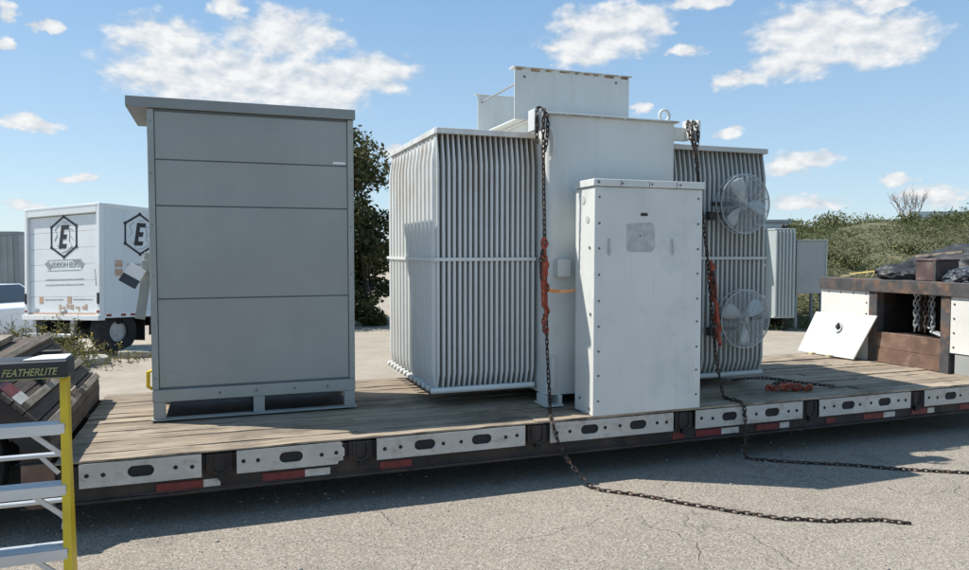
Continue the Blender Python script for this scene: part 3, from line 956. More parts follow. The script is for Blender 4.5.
# ------------------------------------------------------------------ transformer
tf = thing('power_transformer', 'big pale grey transformer with finned radiators on both sides, chained to the deck', 'transformer', (3.45, 6.8, .5))
def transformer():
    xa, xb, ya, yb = 2.735, 4.04, 5.90, 7.75
    z0, z1 = .60, 3.05
    P = []
    rr = .05
    for cx, cyy, a0 in ((xb - rr, ya + rr, -90), (xb - rr, yb - rr, 0), (xa + rr, yb - rr, 90), (xa + rr, ya + rr, 180)):
        for k in range(6):
            t = R(a0 + 90 * k / 5)
            P.append((cx + rr * math.cos(t), cyy + rr * math.sin(t)))
    obj('tank', MB().prism(P, 2, z0, z1), 'white', tf, sharp=25)
    obj('tank_cover', MB().box(xa - .03, xb + .02, ya - .03, yb + .02, z1 + .001, z1 + .022), 'white', tf, bevel=.004)
    rs = MB()
    x = xa - .02
    while x < xb - .05:
        w = rnd.uniform(.03, .16)
        rs.box(x, min(x + w, xb), ya - .0325, ya - .0301, z1 + .001, z1 + .007 + rnd.uniform(0, .005))
        x += w + rnd.uniform(.0, .02)
    obj('rust_edge', rs, 'rust', tf)
    for x in (xa + .0, xb - .14):
        obj('foot', MB().box(x - .04, x + .14, ya - .06, ya + .2, .505, .52).box(x - .03, x, ya - .04, ya + .16, .521, .599).box(x + .1, x + .13, ya - .04, ya + .16, .521, .599), 'white', tf, bevel=.003)
    objs('base_beam', MB().box(xa + .15, xb - .15, ya + .3, ya + .42, .505, .599).box(xa + .15, xb - .15, yb - .5, yb - .38, .505, .599), 'rail', tf)
    # fins
    def fin_mb(x, yf, yb_, zb, zt, nfl, rng):
        """one flat plate radiator with vertical flutes, seen edge on from the front"""
        mb = MB()
        W = yb_ - yf
        prof = []
        per = 8
        N = nfl * per
        for i in range(N + 1):
            u = i / N
            ph = (i % per) / per
            th = -.001 + .0135 * math.sin(math.pi * ph) ** .7 if i % per else .003
            prof.append((yf + W * u, th))
        lev = [(zb, .30), (zb + .05, .5), (zb + .13, 1), ((zb + zt) / 2, 1), (zt - .26, 1), (zt - .13, .6), (zt, .30)]
        n = len(prof)
        dx = rng.uniform(-.002, .002)
        for li, (z, k) in enumerate(lev):
            for sgn in (-1, 1):
                for (y, th) in prof:
                    mb.v.append((x + dx + sgn * max(.0025, th * k), max(y, yf + (1 - k) * .05), z))
        for li in range(len(lev) - 1):
            for s_ in range(2):
                o1 = (li * 2 + s_) * n
                o2 = ((li + 1) * 2 + s_) * n
                for i in range(n - 1):
                    mb.f.append((o1 + i, o1 + i + 1, o2 + i + 1, o2 + i))
            for i in (0, n - 1):
                a, b = (li * 2) * n + i, (li * 2 + 1) * n + i
                c, d = ((li + 1) * 2) * n + i, ((li + 1) * 2 + 1) * n + i
                mb.f.append((a, b, d, c))
        # rounded nose tube along the front edge
        pts = [(x + dx, yf + .055, zb - .0), (x + dx, yf + .03, zb + .05), (x + dx, yf + .008, zb + .13), (x + dx, yf + .006, zt - .26), (x + dx, yf + .02, zt - .15), (x + dx, yf + .045, zt)]
        mb.tube(pts, [.007, .0105, .0142, .0142, .011, .007], 8)
        return mb
    def bank(x0, x1, n, yf, yb_, zb, zt, fmat, nfl, leftend):
        r = obj('radiator', MB().box(x0 - .012, x1 + .012, yf - .004, yb_ + .01, zt - .004, zt + .004).bar((x0 - .02, yf - .005, zt + .012), (x1 + .02, yf - .005, zt + .012), .03, .05).bar((x0 - .012, yf + .012, zt + .012), (x0 - .012, yb_ + .01, zt + .012), .03, .05).bar((x1 + .012, yf + .012, zt + .012), (x1 + .012, yb_ + .01, zt + .012), .03, .05), fmat, tf, bevel=.005)
        rg = random.Random(int(x0 * 100))
        for i in range(n):
            x = x0 + (x1 - x0) * i / (n - 1)
            obj('radiator_fin', fin_mb(x, yf, yb_, zb + .02, zt - .004, nfl, rg), fmat, r, sharp=60)
        if leftend:
            ft = MB()
            for k in range(nfl):
                y = yf + (yb_ - yf) * (k + .5) / nfl
                xx = x0 - .016
                ft.tube([(xx + .012, y, zb + .02), (xx + .004, y, zb + .07), (xx, y, zb + .15), (xx, y, zt - .24), (xx + .006, y, zt - .14), (xx + .018, y, zt - .006)], [.014, .028, .036, .036, .026, .010], 10)
            obj('end_tubes', ft, fmat, r)
        hp = MB()
        for k in range(nfl):
            y = yf + .03 + (yb_ - yf - .05) * k / (nfl - 1)
            hp.tube([(x0 - .065, y, zb), (x0 - .055, y, zb), (x1 + .02, y, zb)], [.019, .027, .027], 12)
        obj('bottom_pipe', hp, fmat, r)
        tb = MB().bar((x0 - .052, yf - .012, 1.80), (x1 + .02, yf - .012, 1.80), .012, .028)
        if leftend:
            tb.bar((x0 - .058, yf - .006, 1.80), (x0 - .058, yb_, 1.80), .012, .028)
        obj('tie_bar', tb, fmat, r)
        return r
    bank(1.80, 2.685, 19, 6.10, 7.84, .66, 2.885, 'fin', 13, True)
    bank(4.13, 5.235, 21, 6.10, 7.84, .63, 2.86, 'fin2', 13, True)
    hd = MB()
    for z in (.85, 2.7):
        hd.tube([(2.5, 6.9, z), (4.4, 6.9, z)], .06, 12)
    objs('header_pipe', hd, 'white', tf)
    # bushing well on top: front and rear plates with tie rods
    fp = MB().box(2.585, 3.775, 6.30, 6.312, 3.073, 3.535).box(2.57, 3.80, 6.285, 6.40, 3.536, 3.55)
    w = obj('bushing_plate', fp, 'white', tf, bevel=.002)
    rs = MB()
    x = 2.60
    while x < 3.76:
        wd = rnd.uniform(.03, .15)
        rs.box(x, min(x + wd, 3.79), 6.2835, 6.2849, 3.536, 3.541)
        rs.box(x, min(x + wd * .7, 3.77), 6.2972, 6.2996, 3.53 - rnd.uniform(.003, .02), 3.5355)
        x += wd + rnd.uniform(.0, .07)
    obj('rust_edge', rs, 'rust', w)
    objs('bolt', MB().disc((2.68, 6.30, 3.46), (0, -1, 0), .010, .012, 8).disc((3.63, 6.30, 3.475), (0, -1, 0), .010, .012, 8), 'bolt', w)
    obj('bushing_plate', MB().box(2.635, 3.80, 7.44, 7.452, 3.073, 3.51).box(2.60, 3.82, 7.43, 7.47, 3.511, 3.522), 'white', tf, bevel=.002)
    objs('tie_rod', MB().tube([(2.68, 6.312, 3.44), (2.68, 7.44, 3.44)], .011, 8).tube([(3.7, 6.312, 3.44), (3.7, 7.44, 3.44)], .011, 8), 'steel', tf)
    obj('well_floor', MB().box(2.60, 3.78, 6.315, 7.43, 3.073, 3.085), 'white', tf)
    # lifting lugs, eye, hooks
    for x0, x1 in ((2.575, 2.635), (4.155, 4.245)):
        obj('lifting_lug', MB().box(x0, x0 + .024, 5.83, 5.97, 2.90, 3.085).box(x1 - .012, x1 + .012, 5.83, 5.97, 2.90, 3.085).box(x0 + .024, (xa + .03 if x0 < 3 else x1 - .012), 5.91, 5.95, 2.93, 3.03), 'white', tf, bevel=.004)
    obj('lug_arm', MB().box(xb - .01, 4.158, 5.92, 5.96, 2.90, 3.02), 'white', tf)
    obj('lifting_eye', MB().ring((3.93, 5.93, 3.12), (0, 1, 0), .052, .015, 20, 8), 'white', tf)
    obj('lifting_hook', MB().tube([(2.70, 5.91, 2.95), (2.71, 5.87, 2.945), (2.745, 5.85, 2.915), (2.768, 5.85, 2.84), (2.77, 5.86, 2.74), (2.765, 5.90, 2.66)], [.016, .018, .018, .018, .017, .014], 10), 'white', tf)
    obj('tap_box', MB().box(2.80, 2.93, 5.83, 5.899, 1.645, 1.80), 'white', tf, bevel=.006)
    obj('grounding_pad', MB().box(2.762, 2.80, 5.87, 5.897, .64, .95), 'white', tf, bevel=.004)
    # terminal cover at the front
    x0, x1, y0, y1, zb, zt = 2.915, 3.965, 5.385, 5.72, .505, 2.40
    tc = obj('terminal_cover', MB().box(x0, x1, y0, y1, zb, zt), 'box', tf, bevel=.006)
    obj('cover_lid', MB().box(x0 - .014, x1 + .014, y0 - .014, y1 + .01, zt + .002, zt + .062), 'box', tc, bevel=.005)
    obj('throat', MB().box(x0 + .12, x1 - .12, y1 + .001, ya - .001, 1.0, 2.3), 'white', tf)
    bm_ = MB()
    for i in range(9):
        z = .62 + i * .213
        for x in (x0 + .045, x1 - .045):
            bm_.disc((x, y0 - .0005, z + rnd.uniform(-.012, .012)), (0, -1, 0), .0092, .005, 8)
    for k in range(4):
        bm_.disc((x0 + .0 + .28 * (k + .9), y0 - .0145, zt + .03), (0, -1, 0), .008, .006, 8)
    bm_.disc((x0 + .03, y0 - .0145, zt + .035), (0, -1, 0), .012, .005, 8)
    for y, z in ((5.44, 1.35), (5.62, .62), (5.45, .56), (5.46, 1.9)):
        bm_.disc((x0 - .0005, y, z), (-1, 0, 0), .012, .006, 8)
    objs('bolt', bm_, 'bolt', tc)
    ln = MB()
    for k in range(3):
        xs_ = x0 + .235 + k * .27
        ln.box(xs_, xs_ + .005, y0 - .0155, y0 - .0141, zt + .004, zt + .05)
    ln.box(x0 - .012, x1 + .012, y0 - .004, y0 - .0005, zt - .003, zt + .001)
    obj('lid_seam', ln, 'bolt', tc)
    kd = MB()
    kd.disc((x0 - .0005, 5.58, 2.30), (-1, 0, 0), .036, .004, 20)
    kd.disc((x0 - .0005, 5.50, 2.135), (-1, 0, 0), .032, .004, 20)
    objs('knockout', kd, 'smudge', tc)
    # rubbed label patch, pads, small mark
    pt = []
    for cx, cz, a0 in ((3.455, 1.90, -90), (3.455, 2.075, 0), (3.245, 2.075, 90), (3.245, 1.90, 180)):
        for k in range(5):
            t = R(a0 + 90 * k / 4)
            pt.append((cx + .03 * math.cos(t) * rnd.uniform(.8, 1.25), cz + .03 * math.sin(t) * rnd.uniform(.8, 1.25)))
    obj('label_patch', MB().prism(pt, 1, y0 - .002, y0 - .0005), 'residue', tc)
    obj('bolt', MB().disc((3.345, y0 - .002, 2.0), (0, -1, 0), .008, .004, 8), 'bolt', tc)
    obj('small_plate', MB().box(3.35, 3.415, y0 - .006, y0 - .0005, 2.165, 2.19), 'rail', tc, bevel=.003)
    for x in (3.03 + .02, 3.66):
        pp = MB().ball((x, y0 - .001, 1.90), .03, 12, 8, (.8, .12, 2.4))
        obj('handle_pad', pp, 'smudge', tc)
        obj('handle', MB().tube([(x, y0 - .001, 1.975), (x, y0 - .014, 1.97), (x + .004, y0 - .016, 1.86), (x + .004, y0 - .001, 1.85)], .006, 8), 'smudge', tc)
    # cooling fans
    for fi, (fx, fz) in enumerate(((4.86, 2.33), (4.885, 1.205))):
        yc = 5.95
        RR = .287
        f = obj('cooling_fan', MB().disc((fx, yc - .005, fz), (0, 1, 0), .06, .11, 18).disc((fx, yc - .05, fz), (0, 1, 0), .03, .05, 14), 'guard', tf)
        g = MB()
        for k in range(25):
            q = .035 + (RR - .035) * k / 24
            dome = .075 * math.sqrt(max(0, 1 - (q / (RR * 1.06)) ** 2))
            g.ring((fx, yc - dome, fz), (0, 1, 0), q, .0018 if k < 24 else .006, 40, 4)
        g.ring((fx, yc + .05, fz), (0, 1, 0), RR, .006, 40, 6)
        for k in range(14):
            a = 2 * math.pi * k / 14 + .2
            pth = []
            for j in range(7):
                q = .03 + (RR - .03) * j / 6
                dome = .075 * math.sqrt(max(0, 1 - (q / (RR * 1.06)) ** 2))
                pth.append((fx + q * math.cos(a), yc - dome - .004, fz + q * math.sin(a)))
            pth += [(fx + RR * math.cos(a), yc + .05, fz + RR * math.sin(a)), (fx + .08 * math.cos(a), yc + .085, fz + .08 * math.sin(a))]
            g.tube(pth, .0028, 5)
        obj('guard', g, 'guard', f)
        for k in range(3):
            a0 = 2 * math.pi * k / 3 + (1.9 if fi == 0 else .6)
            vs = []
            nr, na = 6, 7
            for i in range(nr + 1):
                q = .05 + .205 * i / nr
                span = (.34 + .5 * math.sin(math.pi * min(1, i / nr * .75 + .15)))
                for j in range(na + 1):
                    a = a0 + span * (j / na - .45)
                    yy = yc + .01 + .055 * (j / na - .5) * (1 - .3 * i / nr) - .012 * math.sin(math.pi * j / na)
                    vs.append((fx + q * math.cos(a), yy, fz + q * math.sin(a)))
            fs = [(i * (na + 1) + j, i * (na + 1) + j + 1, (i + 1) * (na + 1) + j + 1, (i + 1) * (na + 1) + j) for i in range(nr) for j in range(na)]
            bl = obj('blade', MB().add(vs, fs), 'blade', f)
            so = bl.modifiers.new('thick', 'SOLIDIFY')
            so.thickness = .004
        obj('bracket', MB().box(fx - .33, fx - .05, yc + .055, yc + .085, fz - .11, fz - .085).box(fx - .30, fx + .30, yc + .086, yc + .10, fz - .02, fz + .02).box(fx - .37, fx - .30, yc + .03, yc + .10, fz - .16, fz - .08), 'rail', f)
transformer()

# ------------------------------------------------------------------ gooseneck load, toolbox door
dr = thing('toolbox_door', 'white sheet metal door leaning against the step below the top beam', 'door', (7.55, 7.45, .5))
def leandoor():
    bl, br_ = Vector((7.42, 7.93, .507)), Vector((7.50, 7.07, .507))
    tl, trr = Vector((7.64, 7.84, 1.045)), Vector((7.665, 6.88, 1.065))
    n = (br_ - bl).cross(tl - bl).normalized()
    if n.x > 0:
        n = -n
    vs = [bl, br_, trr, tl]
    vs2 = [v + n * .022 for v in vs]
    obj('door_sheet', MB().add(vs + vs2, [(0, 1, 2, 3), (7, 6, 5, 4), (0, 1, 5, 4), (1, 2, 6, 5), (2, 3, 7, 6), (3, 0, 4, 7)]), 'doorw', dr, bevel=.004)
    P = lambda u, v: bl.lerp(br_, u).lerp(tl.lerp(trr, u), v) + n * .022
    c = P(.50, .70)
    lt = MB()
    ring = []
    ux = (br_ - bl).normalized()
    uz = n.cross(ux)
    if uz.z < 0:
        uz = -uz
    for k in range(16):
        a = 2 * math.pi * k / 16
        rr = .062 * (1 - .25 * math.sin(a))
        ring.append(c + ux * rr * math.cos(a) * (.85) + uz * rr * math.sin(a) * 1.1)
    o = len(lt.v)
    lt.v += [tuple(p + n * .001) for p in ring] + [tuple(p + n * .007) for p in ring]
    lt.f += [tuple(range(16)), tuple(range(16, 32))] + [(k, (k + 1) % 16, 16 + (k + 1) % 16, 16 + k) for k in range(16)]
    la = obj('latch_plate', lt, 'steel', dr)
    obj('latch_handle', MB().tube([c + n * .012 + ux * .028 - uz * .02, c + n * .02 + uz * .03, c + n * .012 - ux * .028 - uz * .02], .012, 6).ball(c + n * .01 - uz * .02, .026, 8, 6), 'black', la)
    for u in (.30, .62):
        b = P(u, .0)
        obj('hinge', MB().box(b.x - .06, b.x + .01, b.y - .03, b.y + .03, .504, .53), 'straw', dr)
leandoor()

for i, (y, zb, dx) in enumerate(((6.32, .90, .20), (6.40, .94, .24), (6.47, .88, .20), (6.55, .90, .26), (6.64, 1.0, .3), (6.22, .95, .28), (6.36, .88, .12), (6.50, .92, .13), (6.43, 1.0, .30), (6.28, .90, .14))):
    p = [(7.70 + dx, y, 1.40), (7.70 + dx, y + .006, 1.2), (7.70 + dx, y - .004, 1.05), (7.70 + dx - .01, y, zb)]
    o = obj('hanging_chain', chain_mb(smooth_path(p), .06, .0095, .026), 'steel' if i % 2 else 'chain', loc=(7.70 + dx, y, 1.4))
    setp(o, 'chain hanging in the dark tool bay', 'chain', 'chains hanging in the tool bay')
o = obj('steel_bar', MB().tube([(7.82, 6.08, .875), (7.84, 6.30, .93)], .022, 8).tube([(7.84, 6.12, .90), (7.9, 6.45, .985)], .012, 8), 'steel', loc=(7.83, 6.2, .87))
setp(o, 'short bright steel bar lying at the right of the tool bay', 'bar')

def crumple(name, c, size, m, seed, label, cat, sub=5, amp=.35):
    bm = bmesh.new()
    bmesh.ops.create_icosphere(bm, subdivisions=sub, radius=1)
    rg = Vector((seed * 3.1, seed * 1.7, seed))
    for v in bm.verts:
        p = v.co.copy()
        wv = Vector((mnoise.noise(p * 1.3 + rg), mnoise.noise(p * 1.3 - rg), mnoise.noise(p * 1.7 + rg * 2))) * .8
        f1 = 1 - abs(mnoise.noise((p + wv) * 1.9 + rg)) * 2.6
        f2 = 1 - abs(mnoise.noise((p + wv) * 4.3 - rg)) * 2.6
        k = 1 + amp * .9 * mnoise.noise(p * 1.1 + rg) + amp * .34 * f1 + amp * .12 * f2
        p *= k
        if p.z < -.3:
            p.z = -.3 - .04 * mnoise.noise(p * 3)
        v.co = Vector((p.x * size[0], p.y * size[1], (p.z + .32) * size[2]))
    mb = MB().add([Vector(c) + v.co for v in bm.verts], [tuple(v.index for v in f.verts) for f in bm.faces])
    bm.free()
    o = obj(name, mb, m, loc=c, sharp=70)
    setp(o, label, cat)
crumple('folded_tarp', (8.15, 6.93, 1.515), (.3, .32, .135), 'tarp', 2, 'crumpled black tarp heaped on the front step left of the rusty box', 'tarp')
crumple('rolled_tarp', (8.12, 6.02, 1.515), (.28, .26, .13), 'tarpb', 5, 'bluish black tarp bundle right of the rusty box', 'tarp')
crumple('tarp_pile', (8.75, 6.35, 1.493), (.35, 1.0, .32), 'tarp', 9, 'low dark tarp pile behind the rusty box on the upper deck', 'tarp')
cr = thing('rusty_box', 'square dark red rusty steel box standing between the black tarps', 'box', (8.1, 6.46, 1.515))
obj('box_shell', MB().box(7.93, 8.3, 6.33, 6.60, 1.517, 1.75).box(7.92, 8.31, 6.32, 6.61, 1.751, 1.775), 'crate', cr, bevel=.006)
obj('corner_post', MB().box(7.915, 7.929, 6.325, 6.36, 1.517, 1.75), 'topbeam', cr)
tm = MB().bar((8.06, 7.70, 1.56), (8.26, 6.98, 1.66), .03, .022)
tw = thing('splintered_timber', 'long thin pale splintered timber poking out left of the black tarp', 'timber', (8.1, 7.4, 1.55))
obj('stick', tm, 'strapy', tw)
objs('splinter', MB().bar((8.08, 7.62, 1.56), (7.98, 7.78, 1.522), .03, .02).bar((8.12, 7.45, 1.60), (8.1, 7.49, 1.525), .02, .012).bar((8.14, 7.36, 1.61), (8.12, 7.40, 1.535), .02, .012), 'straw', tw)
for i, (a, b, lab) in enumerate((((8.5, 7.05, 1.80), (8.55, 6.45, 1.86), 'thin weathered board on top of the crumpled black tarp left of the rusty box'), ((8.55, 6.35, 1.93), (8.5, 5.9, 1.86), 'pale split board on the tarp pile at the far right'), ((8.7, 6.0, 1.90), (8.65, 5.5, 1.86), 'short cut board lying over the bluish tarp bundle'))):
    o = obj('loose_board', MB().bar(a, b, .10, .03), 'cleat' if i == 0 else 'straw', loc=a)
    setp(o, lab, 'board', 'boards on the upper deck')

# ------------------------------------------------------------------ rear deck clutter
o = obj('timber_plank', MB().bar((-1.64, 5.5, 1.135), (-1.70, 7.3, 1.135), .14, .05), 'cleat', smooth=False, bevel=.004, loc=(-1.66, 6.4, 1.11))
setp(o, 'grey weathered plank lying on the raised rear deck behind the ladder', 'plank')
crumple('crumpled_sheet', (-1.62, 6.0, 1.105), (.12, .3, .07), 'tarp', 13, 'flat black plastic sheet lying on the raised rear deck behind the ladder top', 'sheet', sub=4)

# ------------------------------------------------------------------ step ladder
ld = thing('step_ladder', 'yellow and aluminium step ladder standing at the left in front of the trailer', 'ladder', (-.95, 4.0, 0))
def ladder():
    def fy(z): return 4.02 - (1.29 - z) * .26
    def by(z): return 4.10 + (1.29 - z) * .42
    xr = lambda z: -.684 + (1.29 - z) * .042
    xl = lambda z: -1.16 - (1.29 - z) * .03
    for fx in (xr, xl):
        sg = 1 if fx is xr else -1
        rl = MB()
        t0, t1 = 1.30, .02
        # C channel: web faces outward, flanges front and back
        def P(z, dx, dy): return (fx(z) + dx * sg, fy(z) + dy, z)
        sec = [(.012, -.038), (.012, .038), (-.022, .038), (-.022, .032), (.006, .032), (.006, -.032), (-.022, -.032), (-.022, -.038)]
        n = len(sec)
        rl.v = [P(t0, *s) for s in sec] + [P(t1, *s) for s in sec]
        rl.f = [tuple(range(n)), tuple(range(n, 2 * n))] + [(i, (i + 1) % n, n + (i + 1) % n, n + i) for i in range(n)]
        obj('front_rail', rl, 'yellow', ld)
        bx = (lambda z: -.705 - (1.29 - z) * .055) if sg > 0 else (lambda z: -1.22 + (1.29 - z) * .02)
        obj('rear_rail', MB().bar((bx(1.28), by(1.28), 1.28), (bx(.02), by(.02), .02), .03, .05, up=(0, 1, 0)), 'yellow', ld)
        obj('shoe', MB().box(fx(.03) - .03, fx(.03) + .03, fy(.03) - .045, fy(.03) + .045, 0, .05), 'rubber', ld, bevel=.006)
        obj('spreader', MB().bar((fx(.60) - sg * .03, fy(.6), .60), (bx(.62), by(.62), .62), .006, .025), 'ladalu', ld)
    for z in (1.062, .79, .515, .24):
        st = MB()
        a, b = xl(z), xr(z) - .004
        y = fy(z)
        st.box(a, b, y - .045, y + .05, z - .004, z)
        st.box(a, b, y - .049, y - .045, z - .047, z + .002)
        st.box(a, b, y + .05, y + .054, z - .05, z)
        for k in range(6):
            st.box(a, b, y - .04 + k * .014, y - .034 + k * .014, z + .0005, z + .004)
        s_ = obj('step', st, 'ladalu', ld)
        rv = MB()
        for dy_, dz_ in ((-.0395, -.012), (-.0395, -.034)):
            rv.disc((b + .0, y + dy_ - .0005, z + dz_), (0, -1, 0), .0045, .0025, 8)
        objs('rivet', rv, 'steel', s_)
        objs('brace', MB().bar((b - .14, y, z - .05), (b - .015, y, z - .16), .012, .022).bar((a + .14, y, z - .05), (a - .01, y, z - .16), .012, .022), 'ladalu', s_)
    for z in (.83, .555, .28):
        y = by(z)
        hb = MB().tube([(-1.22, y, z), (-.705 - (1.29 - z) * .055, y, z)], .013, 10)
        h_ = obj('rear_bar', hb, 'ladalu', ld)
        objs('brace', MB().bar((-.86, y, z), (-.775, y, z - .10), .008, .02).bar((-1.10, y, z), (-1.20, y, z - .10), .008, .02), 'ladalu', h_)
    cp = MB().prism([(3.945, 1.275), (3.94, 1.352), (3.955, 1.362), (4.13, 1.362), (4.14, 1.35), (4.14, 1.275)], 0, -1.20, -.665)
    c = obj('cap', cp, 'capblk', ld, bevel=.006)
    obj('cap_top_patch', MB().prism([(-.85, 3.96), (-.674, 3.96), (-.674, 4.12), (-.80, 4.12)], 2, 1.3635, 1.369), 'capwht', c, bevel=.002)  # white patch over the right part of the cap top
    tx = textmb('FEATHERLITE', .034, Matrix.Translation((-.822, 3.938, 1.296)) @ Euler((R(88), 0, 0)).to_matrix().to_4x4(), shear=.35, stretch=.80)
    obj('lettering', tx, 'captext', c, smooth=False)
    obj('yellow_stripe', MB().box(-1.14, -.665, 3.938, 3.9445, 1.278, 1.2815), 'captext', c)
ladder()

# ------------------------------------------------------------------ box truck (local frame: x across the back, y forward, origin rear right corner)
tk = thing('box_truck', 'white box delivery truck with hexagon emblems parked behind the grey cabinet', 'truck', (-1.956, 14.76, 0), rot=(R(-2.6), R(-2.0), R(-46)), local=True)
def truck():
    W, Lb, zb, zt = 2.16, 5.2, .70, 2.74
    obj('box_body', MB().box(-W + .005, -.012, .09, Lb, zb + .02, zt - .02), 'truckgrey', tk)
    obj('side_wall', MB().box(-.011, .0, .09, Lb, zb + .06, zt - .08), 'truckgrey', tk)
    fr = MB()
    fr.box(-.085, .004, -.01, .09, zb - .02, zt)
    fr.box(-W, -W + .09, -.01, .09, zb - .02, zt)
    fr.box(-W + .09, -.085, -.01, .09, zt - .17, zt)
    obj('rear_frame', fr, 'truck', tk, bevel=.012)
    tp = MB().box(-.02, .008, .09, Lb, zt - .08, zt + .002).box(-W + .02, -.02, .09, Lb, zt - .02, zt)
    obj('roof', tp, 'truck', tk, bevel=.008)
    cap = MB().box(-W + .05, -.05, -.014, -.0101, zt - .045, zt - .008)
    obj('roof_trim', cap, 'truckgrey', tk)
    dm = MB()
    for i in range(6):
        z = zb + .05 + i * .302
        dm.box(-W + .095, -.09, .045, .07, z, z + .297)
    d = obj('roll_door', dm, 'truck', tk, bevel=.003)
    obj('sill', MB().box(-W - .02, .01, -.05, .09, zb - .08, zb + .015), 'truck', tk, bevel=.006)
    obj('sill_edge', MB().box(-W + .1, -.1, .03, .09, zb + .016, zb + .05), 'inktan', tk)
    for x in (-W + .045, -.04):
        obj('tail_light', MB().box(x - .03, x + .03, -.022, -.0105, zb + .22, zb + .42), 'black', tk, bevel=.005)
    objs('reflector', MB().box(-.075, -.015, -.02, -.0105, zb + .06, zb + .10).box(-W + .02, -W + .08, -.02, -.0105, zb + .06, zb + .10), 'tail', tk)
    obj('door_handle', MB().tube([(-.16, .04, zb + .55), (-.15, .02, zb + .75), (-.17, .02, zb + .85)], .008, 6), 'steel', tk)
    # chassis, bumper, wheels
    obj('chassis', MB().box(-1.75, -1.62, .0, 6.6, zb - .25, zb - .081).box(-.86, -.73, .0, 6.6, zb - .25, zb - .081).box(-W + .1, -.1, .45, .55, zb - .16, zb - .081), 'black', tk)
    obj('underfloor', MB().box(-W + .06, -.06, .1, Lb, zb - .07, zb + .018), 'black', tk)
    obj('step_bumper', MB().box(-W + .15, -.62, -.12, .05, .30, .37).box(-1.9, -1.8, -.02, .05, .37, zb - .08).box(-.8, -.7, -.02, .05, .37, zb - .08), 'steel', tk, bevel=.01)
    objs('mud_flap', MB().box(-.62, -.1, 1.0, 1.02, .2, zb - .07).box(-W + .1, -W + .62, 1.0, 1.02, .2, zb - .07), 'black', tk)
    obj('side_skirt', MB().box(-.09, -.06, 1.1, Lb, .30, zb - .07), 'black', tk)
    sr = MB()
    for k in range(9):
        sr.box(0.0, .004, .5 + k * .5, .52 + k * .5, zb + .07, zt - .09)
    objs('side_rib', sr, 'truckgrey', tk)
    obj('door_latch', MB().box(-1.16, -1.0, .02, .0445, zb + .06, zb + .12).tube([(-1.14, .02, zb + .09), (-1.02, .02, zb + .09)], .012, 6), 'steel', tk)
    rl = MB()
    for y in (.12, .42, .62, 1.3, 1.6, 2.4):
        rl.box(.0, .008, y, y + .1, zb - .015, zb + .03)
    objs('side_reflector', rl, 'tail', tk)
    obj('side_rail', MB().box(-.012, .006, .09, Lb, zb - .04, zb + .06), 'truck', tk)
    for y in (.46, 5.9):
        for x0 in (-.42, -W + .12):
            n = 28
            prof = [(.20, 0), (.36, 0), (.395, .03), (.40, .06), (.40, .26), (.395, .29), (.36, .32), (.20, .32)]
            w = MB()
            vs = [(x0 + p[1], y + p[0] * math.cos(2 * math.pi * k / n), .40 + p[0] * math.sin(2 * math.pi * k / n)) for k in range(n) for p in prof]
            Lp = len(prof)
            w.add(vs, [(k * Lp + i, k * Lp + (i + 1) % Lp, ((k + 1) % n) * Lp + (i + 1) % Lp, ((k + 1) % n) * Lp + i) for k in range(n) for i in range(Lp)])
            wo = obj('wheel', w, 'rubber', tk)
            obj('rim', MB().disc((x0 + .06, y, .40), (1, 0, 0), .2, .2, 20), 'steel', wo)
    # cab ahead of the box
    P = [(5.3, .45), (5.3, 2.1), (5.9, 2.15), (6.3, 1.45), (7.0, 1.2), (7.1, .45)]
    cabp = obj('cab', MB().prism(P, 0, -W + .25, -.25), 'truck', tk, bevel=.05)
    obj('windshield', MB().bar((-W / 2, 5.96, 2.1), (-W / 2, 6.3, 1.5), 1.8, .02, up=(0, 1, .6)), 'glass', cabp)
    objs('side_window', MB().box(-.252, -.244, 5.45, 6.0, 1.45, 1.95).box(-W + .244, -W + .252, 5.45, 6.0, 1.45, 1.95), 'glass', cabp)
    # emblems and print. F maps (u, v) on a face to a point
    def emblem(F0, cu, cv, h, wide=1):
        F = lambda u, v, d=0: F0(cu + (u - cu) * wide, v, d)
        ring = MB()
        ro, ri = h / 2, h / 2 - .045
        def hx(r): return [(cu + r * math.sin(R(60 * k)) * .98, cv + r * math.cos(R(60 * k))) for k in range(6)]
        A, B = hx(ro), hx(ri)
        o = len(ring.v)
        for lev in (0, .004):
            ring.v += [F(p[0], p[1], lev) for p in A] + [F(p[0], p[1], lev) for p in B]
        for k in range(6):
            j = (k + 1) % 6
            ring.f += [(k, j, 6 + j, 6 + k), (12 + k, 12 + j, 18 + j, 18 + k), (k, j, 12 + j, 12 + k), (6 + k, 6 + j, 18 + j, 18 + k)]
        for p in hx((ro + ri) / 2):
            ring.tube([F(p[0], p[1], .0), F(p[0], p[1], .006)], .035, 10)
        e = obj('hexagon_emblem', ring, 'ink', tk, smooth=False)
        s = h * .27
        sh = .17
        Ep = [(-.62, -1), (.55, -1), (.62, -.62), (-.12, -.62), (-.12, -.22), (.42, -.22), (.48, .2), (-.12, .2), (-.12, .62), (.6, .62), (.66, 1), (-.62, 1)]
        Ep = [(cu + (x * .72 + sh * y) * s, cv + y * s) for x, y in Ep]
        m_ = MB()
        n = len(Ep)
        m_.v = [F(p[0], p[1], .0) for p in Ep] + [F(p[0], p[1], .004) for p in Ep]
        m_.f = [tuple(range(n)), tuple(range(n, 2 * n))] + [(k, (k + 1) % n, n + (k + 1) % n, n + k) for k in range(n)]
        obj('letter', m_, 'ink', e, smooth=False)
        net = MB()
